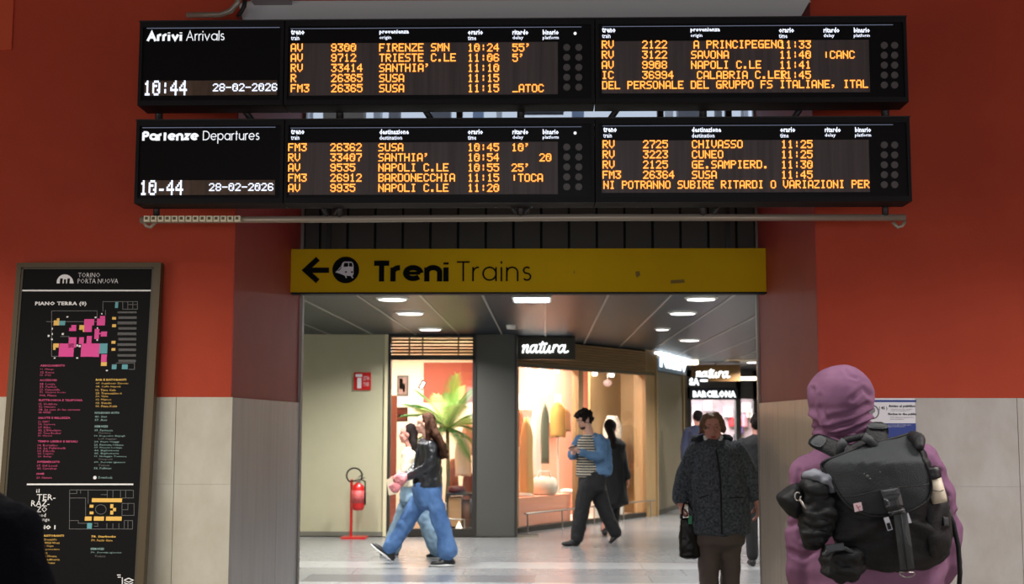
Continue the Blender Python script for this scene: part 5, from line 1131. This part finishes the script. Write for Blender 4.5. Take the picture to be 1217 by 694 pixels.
# handbag in her hand
bc = K(818, 640, -.06); t = thing('handbag', 'glossy black handbag hanging from the hand of the older woman', 'bag', (bc.x, bc.y, K(818, 664, -.06).z))
b = Body(); zt_ = K(818, 617, -.06).z; zb_ = K(818, 661, -.06).z
b.stack([((bc.x+.01, bc.y, zb_), .082, .05, .1), ((bc.x+.005, bc.y, (zt_+zb_)/2), .078, .052, .1), ((bc.x-.0, bc.y, zt_), .058, .03, .1)]); b.fuse('bag_body', mat('patent_black', rgb(10, 11, 13), .35, spec=.4), t, .008, 3, fold(.006, 14))
for dy in (-.03, .03): MB().tube([(bc.x-.05, bc.y+dy, zt_), (bc.x-.045, bc.y+dy, zt_+.07), (bc.x-.03, bc.y+dy*.4, zt_+.115), (bc.x+.0, bc.y+dy*.4, zt_+.115), (bc.x+.035, bc.y+dy, zt_+.06), (bc.x+.045, bc.y+dy, zt_)], .008, 8).build('handle', blackgl, t, True)
MB().box(bc.x-.005, bc.y-.07, zt_-.03, bc.x+.02, bc.y-.06, zt_+.03).build('green_tag', mat('tag_green', rgb(60, 150, 110), .5), t)
# ---- people deep in the passage
def distant(u, vh, Yd, yaw, m, mh, lab, wide=1.0):
    c = at(u, vh, Yd); t = thing('person', lab, 'person', (c.x, Yd, 0)); H = c.z; x = c.x; V = lambda dx, dy, z: Vector((x+dx, Yd+dy, z*H/1.7))
    fr = face_frame(yaw); hc = V(0, 0, 1.58); b = Body(); g = head(b, hc, fr, .98); b.chain([(hc, .055), (V(0, 0, 1.40), .06)]); b.stack([(V(0, 0, 1.38), .13, .09), (V(0, 0, .9), .13, .1)])
    for s in (-1, 1):
        b.chain([(V(s*.17, 0, 1.36), .05), (V(s*.23, 0, 1.08), .04), (V(s*.24, -.05, .84), .03)]); hand(b, V(s*.24, -.05, .84), (0, 0, -1), (-s, 0, 0), s, .5); b.chain([(V(s*.09, 0, .9), .08), (V(s*.1, s*.07, .5), .055), (V(s*.1, s*.12, .1), .04)])
    b.fuse('body', skin2, t, .012, 2); face_parts(t, g, fr, .98)
    b = Body(); b.stack([(V(0, 0, 1.44), .13, .09), (V(0, 0, 1.36), .2*wide, .13), (V(0, 0, 1.1), .2*wide, .14), (V(0, 0, .78), .21*wide, .15)])
    for s in (-1, 1): b.chain([(V(s*.17*wide, 0, 1.36), .075), (V(s*.24*wide, 0, 1.08), .062), (V(s*.245*wide, -.05, .87), .05)])
    b.fuse('coat', m, t, .014, 3, fold(.012, 8))
    b = Body()
    for s in (-1, 1): b.chain([(V(s*.09, 0, .86), .1), (V(s*.1, s*.07, .5), .075), (V(s*.1, s*.12, .12), .065)]); 
    b.fuse('trousers', blackcl, t, .014, 3)
    for s in (-1, 1): shoe(t, V(s*.1, s*.12+.05*(1 if yaw > 90 else -1), 0), V(s*.1, s*.12-.2*(1 if yaw > 90 else -1), 0), sblack)
    b = Body(); r_, f_, u_ = fr; b.ell(g(0, -.025, .035), [.088, .1, .1], r_, f_, u_); b.fuse('hair', mh, t, .012, 1, fold(.01, 20))
    return t
distant(900, 492, 14.2, 10, blackcl, hairk, 'person in black coat mostly hidden by the right door jamb beside the older woman')
distant(829, 488, 21.5, 10, mat('navy_coat', rgb(44, 52, 78), .9), hairk, 'person in navy coat walking far behind the left shoulder of the older woman')

# ---- hooded traveller in the foreground, seen from behind
YH = 4.85
K = lambda u, v, dy=0: at(u, v, YH+dy)
t = thing('person', 'person in faded mauve hoodie with the hood up, seen from behind on the right', 'person', (K(1040, 600).x, YH, 0))
fr = face_frame(14, -6, -3); r_, f_, u_ = fr; hc = K(1000, 477, .01); b = Body(); g = head(b, hc, fr, 1.0)
CX = K(1038, 620).x; zf = lambda z: z
b.chain([(hc, .06), (K(1018, 530), .065)]); b.stack([(K(1030, 545), .17, .09), (K(1035, 580), .19, .11), (K(1040, 680), .17, .11), (Vector((CX, YH, .92)), .17, .12)])
hl = Vector((K(958, 690).x+.0, YH+.10, .86)); hr_ = Vector((K(1116, 690).x, YH+.08, .86))
b.chain([(K(962, 562), .05), (K(957, 640, .02), .042), (hl+Vector((0, 0, .08)), .03)]); b.chain([(K(1100, 556), .05), (K(1117, 640, .02), .042), (hr_+Vector((0, 0, .08)), .03)])
hand(b, hl+Vector((0, 0, .06)), (0, .15, -1), (1, 0, 0), 1, .6); hand(b, hr_+Vector((0, 0, .06)), (0, .15, -1), (-1, 0, 0), -1, .6)
for s in (-1, 1): b.chain([(Vector((CX+s*.10, YH, .9)), .085), (Vector((CX+s*.11, YH+.03, .5)), .06), (Vector((CX+s*.12, YH, .09)), .042)])
b.fuse('body', skin, t, .008, 3); face_parts(t, g, fr)
mauve = mat('mauve_cotton', rgb(140, 102, 128), 1.0, var=rgb(114, 80, 106), scale=4, bump=.15, bscale=240, spec=.1)
def proj(p):
    q = CR.transposed() @ (p-EYE); return W_/2-FPX*q.x/q.z, H_/2+FPX*q.y/q.z
CREASE = [([(964, 497), (978, 512), (996, 519), (1012, 522)], 2.6, .012), ([(970, 509), (988, 509), (1010, 503), (1038, 488)], 2.4, .012), ([(986, 518), (1010, 513), (1026, 505), (1042, 495)], 2.2, .010), ([(1012, 474), (1026, 462), (1034, 470)], 3, .007),
          ([(1004, 438), (1010, 447), (1018, 450)], 2, .006), ([(966, 462), (968, 485), (975, 508)], 2.6, .007), ([(985, 497), (1008, 492), (1030, 480)], 3, .007), ([(974, 470), (978, 490), (984, 500)], 2.5, .005),
          ([(940, 585), (958, 600), (972, 604)], 3.5, .010), ([(938, 625), (956, 618), (972, 628)], 3.5, .010), ([(940, 655), (955, 662), (968, 655)], 3.5, .010), ([(1126, 640), (1134, 625), (1137, 610)], 3, .008), ([(1118, 560), (1112, 575), (1124, 590)], 3, .008), ([(950, 560), (948, 590), (953, 640)], 3, .007)]
def crease(p, only=99):
    u, v = proj(p); d = 0
    for L_, w_, a_ in CREASE:
        m_ = 99
        for (x0, y0), (x1, y1) in zip(L_, L_[1:]):
            dx, dy = x1-x0, y1-y0; k_ = max(0, min(1, ((u-x0)*dx+(v-y0)*dy)/(dx*dx+dy*dy))); m_ = min(m_, math.hypot(u-x0-k_*dx, v-y0-k_*dy))
        if m_ < 12: d += a_*(.45*math.exp(-((m_-w_*1.7)/w_)**2)-math.exp(-(m_/w_)**2))
    return d
def hf(p):
    k = max(0, min(1, (K(1000, 520).z+.16-p.z)/.16)) if p.z > K(1000, 540).z else .3
    q = noise.noise(p*5+Vector((3, 1, 7))); rdg = (1-abs(noise.noise(Vector((p.x*6+p.z*5, p.y*6, p.z*17+p.x*7)))*2.2)); rd2 = 1-abs(noise.noise(Vector((p.x*9-p.z*6+4, p.y*9, p.z*20-p.x*10)))*2.4)
    return crease(p)+fold(.006, 6)(p)+.005*k*rdg+.006*k*rd2+.004*q*(1-k)+.006*max(0, 1-abs(noise.noise(Vector((p.x*5+9, p.y*5, p.z*2)))*5))*(.4)
b = Body(); X1, Y1_, Z1_ = Vector((1, 0, 0)), Vector((0, 1, 0)), Vector((0, 0, 1))
b.ell(K(998.5, 470), [.122, .140, .122], X1, Y1_, Z1_, 24); b.ell(K(998.5, 489), [.111, .125, .10], X1, Y1_, Z1_, 24); b.ell(K(1002, 507), [.105, .115, .06], X1, Y1_, Z1_, 24); b.ell(K(1010, 524), [.115, .12, .05], X1, Y1_, Z1_, 24)
fc = g(0, .10, -.02)
hood = b.fuse('hood', mauve, t, .0075, 4, hf, cut=lambda p: (p-fc).dot(f_) > -.035 and ((p-fc).dot(r_)/.085)**2+((p-fc).dot(u_)/.115)**2 < 1)
sd = hood.modifiers.new('cloth', 'SOLIDIFY'); sd.thickness = .004; sd.offset = -1
b = Body(); b.stack([(K(1016, 527), .12, .10), (K(1026, 538), .20, .125), (K(1031, 552), .262, .145), (K(1035, 590), .268, .155), (K(1039, 640), .262, .16), (K(1040, 694), .262, .165), (Vector((CX, YH, .80)), .25, .16)], 30)
b.chain([(K(963, 566), .083), (K(957, 630, .01), .072), (K(957, 690, .04), .068), (hl+Vector((0, 0, .10)), .052)]); b.chain([(K(1096, 552), .085), (K(1115, 610, .01), .078), (K(1119, 680, .04), .07), (hr_+Vector((0, 0, .10)), .052)])
b.fuse('hoodie', mauve, t, .0085, 4, lambda p: crease(p)+fold(.014, 6, (1, 1, 1))(p)+.004*math.sin(p.z*45+5*noise.noise(p*4)))
b = Body(); b.stack([(Vector((CX, YH, .88)), .19, .14), (Vector((CX, YH, .78)), .19, .14)])
for s in (-1, 1): b.chain([(Vector((CX+s*.10, YH, .82)), .11), (Vector((CX+s*.11, YH+.03, .5)), .09), (Vector((CX+s*.12, YH, .10)), .085)])
b.fuse('trousers', blackcl, t, .013, 3, fold(.01, 9))
for s in (-1, 1): shoe(t, Vector((CX+s*.12, YH-.09, 0)), Vector((CX+s*.14, YH+.19, 0)), sblack, swhite)

# ---- the backpack on his back
bk_f = mat('backpack_canvas', rgb(48, 52, 54), .75, bump=.35, bscale=220, spec=.35)
bk_d = mat('backpack_nylon', rgb(20, 21, 23), .65, bump=.3, bscale=120, spec=.4)
web = mat('grey_webbing', rgb(58, 62, 64), .6, bump=.3, bscale=300); nyl = mat('nylon_puffer', rgb(24, 26, 27), .6, bump=.5, bscale=40, spec=.3)
YQ = 4.43
def F(u, v):
    return YQ+.055*(abs(u-1048)/72)**3+(.0055*(548-v) if v < 548 else 0)+(.0012*(v-640) if v > 640 else 0)
def catmull_closed(p, n=4):
    out = []; m = len(p); p = [Vector(q) for q in p]
    for i in range(m):
        p0, p1, p2, p3 = p[i-1], p[i], p[(i+1) % m], p[(i+2) % m]
        for k in range(n):
            t_ = k/n; out.append(.5*((2*p1)+(p2-p0)*t_+(2*p0-5*p1+4*p2-p3)*t_*t_+(3*p1-p0-3*p2+p3)*t_**3))
    return out
def sheet(outline, Fn, th, bulge, rings=8, off=0, n=4, power=2.5):
    """padded cloth panel: outline in pixels, laid on the surface Fn, with its own thickness"""
    o = catmull_closed(outline, n) if n > 1 else [Vector(q) for q in outline]; m = len(o); c = sum(o, Vector((0, 0)))/m; vs = []; fs = []; mb = MB()
    for side in (0, 1):
        for r in range(rings, 0, -1):
            s = r/rings
            for q in o:
                w = c+(q-c)*s; y = Fn(w.x, w.y)+off-(bulge*(1-s**power) if side == 0 else -th)
                vs.append(at(w.x, w.y, y))
        vs.append(at(c.x, c.y, Fn(c.x, c.y)+off-(bulge if side == 0 else -th)))
    half = rings*m+1
    for side in (0, 1):
        b0 = side*half
        for r in range(rings-1):
            for k in range(m):
                f = (b0+r*m+k, b0+(r+1)*m+k, b0+(r+1)*m+(k+1) % m, b0+r*m+(k+1) % m); fs.append(f if side else f[::-1])
        for k in range(m):
            f = (b0+(rings-1)*m+k, b0+half-1, b0+(rings-1)*m+(k+1) % m); fs.append(f if side else f[::-1])
    for k in range(m): fs.append((k, (k+1) % m, half+(k+1) % m, half+k))
    return mb.add(vs, fs)
bb_ = at(1055, 676, 4.55)
bp = thing('backpack', 'large black flap backpack worn by the hooded person in mauve', 'backpack', bb_)
b = Body(); b.m = sheet([(988, 562), (1002, 545), (1045, 533), (1088, 526), (1106, 556), (1121, 585), (1129, 625), (1126, 655), (1110, 671), (1070, 677), (1025, 674), (1000, 660), (990, 620)], F, .235, .02, 8, .03)
b.fuse('bag_body', bk_d, bp, .0075, 5, lambda p: fold(.016, 9, (1, 1, 1.6), 3)(p)+(.007*math.sin(p.z*60+7*noise.noise(p*6)) if p.z < at(1050, 612, YQ).z else 0))
flap = [(976, 552), (998, 541), (1028, 529), (1060, 521.5), (1086, 516), (1093, 534), (1102, 556), (1107, 577), (1102, 594), (1087, 605), (1064, 611.5), (1040, 613), (1020, 608.5), (1006, 599), (997, 587), (988, 571)]
b = Body(); b.m = sheet(flap, F, .022, .022, 8, -.006, 4, 3)
b.fuse('flap', bk_f, bp, .005, 3, fold(.004, 10, (1, 1, 1), 5))
ol = catmull_closed(flap, 5); MB().tube([at(q.x, q.y, F(q.x, q.y)-.008) for q in ol], .0055, 8, closed=True).build('flap_binding', bk_d, bp, True)
MB().tube([at(u, v, F(u, v)-.031) for u, v in ((1000, 590), (1014, 590), (1030, 586.5), (1047, 582), (1060, 580), (1080, 578), (1098, 576.5), (1104, 575))], .0022, 6).build('flap_seam', bk_d, bp, True)
# wrinkles pressed into the flap, stain flecks
for k, (u, v, r) in enumerate(((1031, 566, .006), (1027, 563, .003), (1034, 569, .004), (1046, 561, .003))):
    c = at(u, v, F(u, v)-.0315); b = Body(); b.ell(c, [r, .001, r*.8], X1, Y1_, Z1_, 10); b.m.build('stain_fleck', mat('stain_pale', rgb(92, 94, 90), .9), bp, True)
# patch, tags
def quadp(name, pts, m, off, th=.003, parent=bp, bulge=0): return sheet(pts, F, th, bulge, 2, off, 1).build(name, m, parent)
quadp('woven_patch', [(1014, 598.5), (1023.5, 596.5), (1025.5, 606.5), (1016, 608.5)], mat('patch_pink_white', rgb(225, 200, 205), .8), -.033)
MB().tube([at(u, v, F(u, v)-.036) for u, v in ((1017.5, 600), (1019.5, 603.5), (1022.5, 601.5), (1020, 603.5), (1021.5, 606.5))], .0016, 5).build('patch_mark', mat('patch_red', rgb(150, 50, 70), .8), bp)
quadp('reflective_tag', [(1050, 615.5), (1056, 614), (1061, 629), (1055, 631)], mat('tag_pale', rgb(205, 208, 215), .5), -.03); quadp('tag_print', [(1053.5, 622), (1057.5, 621), (1060, 628.5), (1055.5, 630)], blackcl, -.034)
quadp('reflective_tag', [(1075.5, 610.5), (1079.5, 609.5), (1083.5, 621), (1079.5, 622)], mat('tag_pale', rgb(205, 208, 215), .5), -.03)
# centre strap with buckle and D-ring
def slab(name, pts, m, off, th, bev=True, bulge=.004): return sheet(pts, F, th, bulge, 3, off, 1, 4).build(name, m, bp)
slab('webbing', [(1046, 583), (1068, 579.5), (1071, 588), (1049.5, 592)], web, -.036, .008)
slab('buckle', [(1049, 590.5), (1070.5, 586.5), (1073.5, 600), (1071, 605), (1056.5, 608), (1052.5, 604)], mat('buckle_plastic', rgb(34, 36, 38), .3), -.044, .018, bulge=.008)
MB().tube([at(u, v, F(u, v)-.055) for u, v in ((1050.5, 593), (1055.5, 595.5), (1057, 600), (1053.5, 602.5))], .003, 6).build('buckle_prong', mat('buckle_edge', rgb(80, 84, 88), .3), bp, True)
slab('buckle', [(1055, 607), (1074, 603), (1077, 609.5), (1058, 613.5)], mat('buckle_plastic', rgb(34, 36, 38), .3), -.040, .014, bulge=.004)
MB().tube([at(u, v, F(u, v)-.052) for u, v in ((1056, 609.5), (1066, 607.5), (1075, 605.5))], .0022, 6).build('buckle_edge', mat('buckle_edge', rgb(80, 84, 88), .3), bp, True)
slab('long_strap', [(1062, 612), (1078, 609), (1084, 650), (1087, 676), (1070, 678), (1066, 645)], web, -.034, .006)
MB().tube([at(u, v, F(u, v)-.042) for u, v in ((1070.5, 611), (1075, 645), (1078.5, 676))], .003, 6).build('strap_rib', bk_f, bp, True)
dc = at(1078, 680, YQ+.01)
MB().tube([dc+Vector((.027*math.cos(a), 0, .017*math.sin(a))) for a in [math.pi+k*math.pi/8 for k in range(9)]], .0025, 6, closed=True).build('metal_ring', steel, bp, True)
# shoulder straps, yoke and grab handle
S_ = lambda u, v: YH-.175+.0016*(v-500) if True else 0
def pad(name, pts, m, y, th=.03, bulge=.012): return sheet(pts, lambda u, v: y+(-.0018*(v-515)), th, bulge, 5, 0, 3, 3).build(name, m, bp, True)
pad('shoulder_strap', [(960, 527), (972, 515.5), (996, 524), (1024, 534), (1020, 548), (1000, 548), (978, 538)], bk_d, YH-.165, .04)
pad('shoulder_strap', [(1033, 503), (1053.5, 504), (1055, 527), (1045, 533), (1022, 540), (1006, 533), (1026, 520)], bk_d, YH-.165, .04)
pad('strap_adjuster', [(963, 526), (972.5, 516.5), (982.5, 521), (975, 531)], web, YH-.182, .02, .004)
pad('strap_adjuster', [(1033, 502.5), (1053.5, 503.5), (1053.5, 509), (1033.5, 508.5)], web, YH-.182, .02, .004)
MB().tube([at(998, 542, YQ+.13), at(999, 530, YQ+.11), at(1006, 523, YQ+.1), at(1018, 520, YQ+.1), at(1028, 519, YQ+.1), at(1037, 524, YQ+.11), at(1041, 532, YQ+.13)], [.014, .016, .013, .012, .014, .016, .013], 10).build('grab_handle', bk_d, bp, True)
MB().tube([at(998, 538, YQ+.10), at(999.5, 528, YQ+.085), at(1004, 524, YQ+.085)], .016, 8).build('handle_end', web, bp, True); MB().tube([at(1026, 518.5, YQ+.085), at(1033, 523, YQ+.085), at(1039, 530, YQ+.10)], .016, 8).build('handle_end', web, bp, True)
# rolled corner at the right of the flap
b = Body(); b.chain([(at(1084, 519, 4.60), .022), (at(1091, 521, 4.52), .024), (at(1093, 531, 4.47), .017)]); b.fuse('flap_roll', bk_d, bp, .007, 2, fold(.006, 20))
# right side: pocket, bottle, side strap
b = Body(); b.m = sheet([(1100, 585), (1122, 592), (1129, 610), (1129, 650), (1118, 662), (1104, 655)], F, .10, .02, 5, .02); b.fuse('side_pocket', bk_d, bp, .008, 3, fold(.01, 12))
MB().tube([at(u, v, YQ+.2) for u, v in ((1126, 604), (1133, 622), (1139, 650), (1141, 680), (1140, 696))], .009, 8).build('hanging_strap', bk_d, bp, True)
slab('side_buckle', [(1121, 614), (1127, 615), (1128, 625), (1122, 625)], web, .0, .02)
bt = thing('bottle', 'black-capped bottle with beige label in the right side pocket of the backpack', 'bottle', at(1113, 600, 4.56))
d_ = (at(1106, 556, 4.47)-at(1117, 597, 4.47)); dn = d_.normalized(); q0 = at(1117, 597, 4.47)
MB().tube([q0, q0+d_*.12, q0+d_*.68], [.026, .027, .027], 18).build('bottle_body', mat('label_beige', rgb(205, 192, 170), .5), bt, True)
MB().tube([q0+d_*.675, q0+d_*.74, q0+d_*.97, q0+d_*1.03], [.026, .030, .029, .02], 18).build('cap', sblack, bt, True)
MB().tube([q0+d_*.36+Vector((-.02, -.022, 0)), q0+d_*.33+Vector((0, -.0285, 0)), q0+d_*.37+Vector((.018, -.022, 0))], .0012, 5).build('label_line', blackp, bt)
# left side: puffy rolled jacket, grey hood lining, black pouch, lower bundle
pj = thing('rolled_jacket', 'crumpled black puffer jacket strapped to the left side of the backpack', 'jacket', at(970, 650, 4.5))
pf = lambda p: fold(.017, 13, (1, 1, 1.4), 8)(p)+.004*math.sin(p.z*120+9*noise.noise(p*9))
b = Body()
for (u, v, rx, rz) in ((969, 579, .058, .045), (966, 597, .056, .05), (970, 618, .062, .055), (966, 636, .05, .045), (980, 604, .05, .06)): b.ell(at(u, v, 4.50), [rx, .07, rz], X1, Y1_, Z1_)
b.fuse('jacket_roll', nyl, pj, .0065, 3, pf)
b = Body(); b.ell(at(968, 565.5, 4.49), [.045, .05, .022], X1, Y1_, Z1_); b.ell(at(980, 570.5, 4.48), [.035, .05, .026], X1, Y1_, Z1_); b.ell(at(988, 578, 4.48), [.018, .04, .02], X1, Y1_, Z1_); b.fuse('grey_lining', mat('lining_grey', rgb(122, 126, 134), .8), pj, .0065, 3, fold(.010, 18))
MB().tube([at(948+3.5*math.cos(a), 590+5*math.sin(a), 4.42) for a in [k*.5 for k in range(12)]], .0022, 6).build('metal_ring', steel, pj, True)
MB().tube([at(u, v, 4.41) for u, v in ((951, 594), (955, 601), (958, 605))], .004, 6).build('zip_pull', steel, pj, True)
b = Body(); b.m = sheet([(922, 590), (934, 580), (948, 574.5), (955, 585), (955, 602), (949, 616), (940, 613), (929, 604)], lambda u, v: 4.50, .08, .05, 5); o = b.fuse('lens_pouch', nyl, None, .006, 3, fold(.006, 14)); meta(o, 'small black cone-shaped pouch sticking out left of the crumpled puffer jacket', 'pouch')
b = Body(); b.ell(at(1000, 672, 4.48), [.080, .075, .062], X1, Y1_, Z1_); b.ell(at(988, 664, 4.48), [.045, .06, .04], X1, Y1_, Z1_); b.ell(at(1010, 664, 4.47), [.04, .06, .04], X1, Y1_, Z1_)
bun = thing('stuff_sack', 'black stuffed sack tied under the left side of the backpack', 'bag', at(1000, 692, 4.48))
b.fuse('sack_body', nyl, bun, .0065, 3, pf); 
MB().obox(at(982, 656, 4.40), Vector((.06, 0, .008)), Vector((0, .02, 0)), Vector((0, 0, .022))).build('compression_buckle', mat('buckle_plastic', rgb(34, 36, 38), .3), bun); MB().tube([at(u, v, 4.425) for u, v in ((978, 660), (990, 652), (1005, 652), (1016, 658))], .008, 6).build('compression_strap', web, bun, True)

# ---- dark shoulder cutting into the lower left corner
Yn = 3.0; c = at(-62, 600, Yn); t = thing('person', 'person in black coat standing close by, only the shoulder in view at lower left', 'person', (c.x, Yn, 0)); x = c.x
V = lambda dx, dy, z: Vector((x+dx, Yn+dy, z)); zs_ = at(10, 594, Yn).z
fr = face_frame(20); hc = V(-.02, .02, zs_+.21); b = Body(); g = head(b, hc, fr, .98); b.chain([(hc, .055), (V(0, 0, zs_+.02), .06)]); b.stack([(V(0, 0, zs_-.05), .15, .09), (V(0, 0, .9), .14, .1)])
for s in (-1, 1):
    b.chain([(V(s*.17, 0, zs_-.06), .05), (V(s*.22, 0, 1.08), .04), (V(s*.22, .05, .86), .03)]); hand(b, V(s*.22, .05, .86), (0, .1, -1), (-s, 0, 0), s, .5); b.chain([(V(s*.09, 0, .9), .08), (V(s*.1, 0, .5), .055), (V(s*.1, 0, .1), .04)])
b.fuse('body', skin2, t, .01, 2); face_parts(t, g, fr, .98)
b = Body(); b.stack([(V(0, 0, zs_+.03), .10, .09), (V(0, 0, zs_-.03), .17, .12), (V(0, 0, zs_-.09), .185, .135), (V(0, 0, 1.1), .19, .14), (V(0, 0, .75), .21, .15)])
for s in (-1, 1): b.chain([(V(s*.155, 0, zs_-.075), .073), (V(s*.215, 0, 1.08), .068), (V(s*.22, .05, .88), .055)])
b.fuse('coat', mat('black_wool', rgb(15, 16, 21), 1, bump=.4, bscale=90, spec=.05), t, .01, 3, fold(.014, 8))
b = Body()
for s in (-1, 1): b.chain([(V(s*.09, 0, .86), .1), (V(s*.1, 0, .5), .078), (V(s*.1, 0, .12), .07)])
b.fuse('trousers', blackcl, t, .014, 3)
for s in (-1, 1): shoe(t, V(s*.1, -.08, 0), V(s*.11, .18, 0), sblack)
b = Body(); r_, f_, u_ = fr; b.ell(g(0, -.025, .03), [.088, .1, .1], r_, f_, u_); b.chain([(g(0, -.08, 0), .06), (g(.03, -.08, -.12), .05)]); b.fuse('hair', hairk, t, .01, 1, fold(.01, 20))

for o in list(D.objects):
    if o.parent and o.name.split('.')[0] in ('led_text', 'clock_text', 'date_text', 'heading_text', 'title_text', 'map_text', 'map_block', 'map_line', 'notice_text', 'sign_text', 'blue_band', 'pictogram', 'arch_opening', 'sticker_residue', 'pictogram_window', 'pictogram_rail', 'sign_script', 'print', 'rule'):
        o['kind'] = 'stuff'
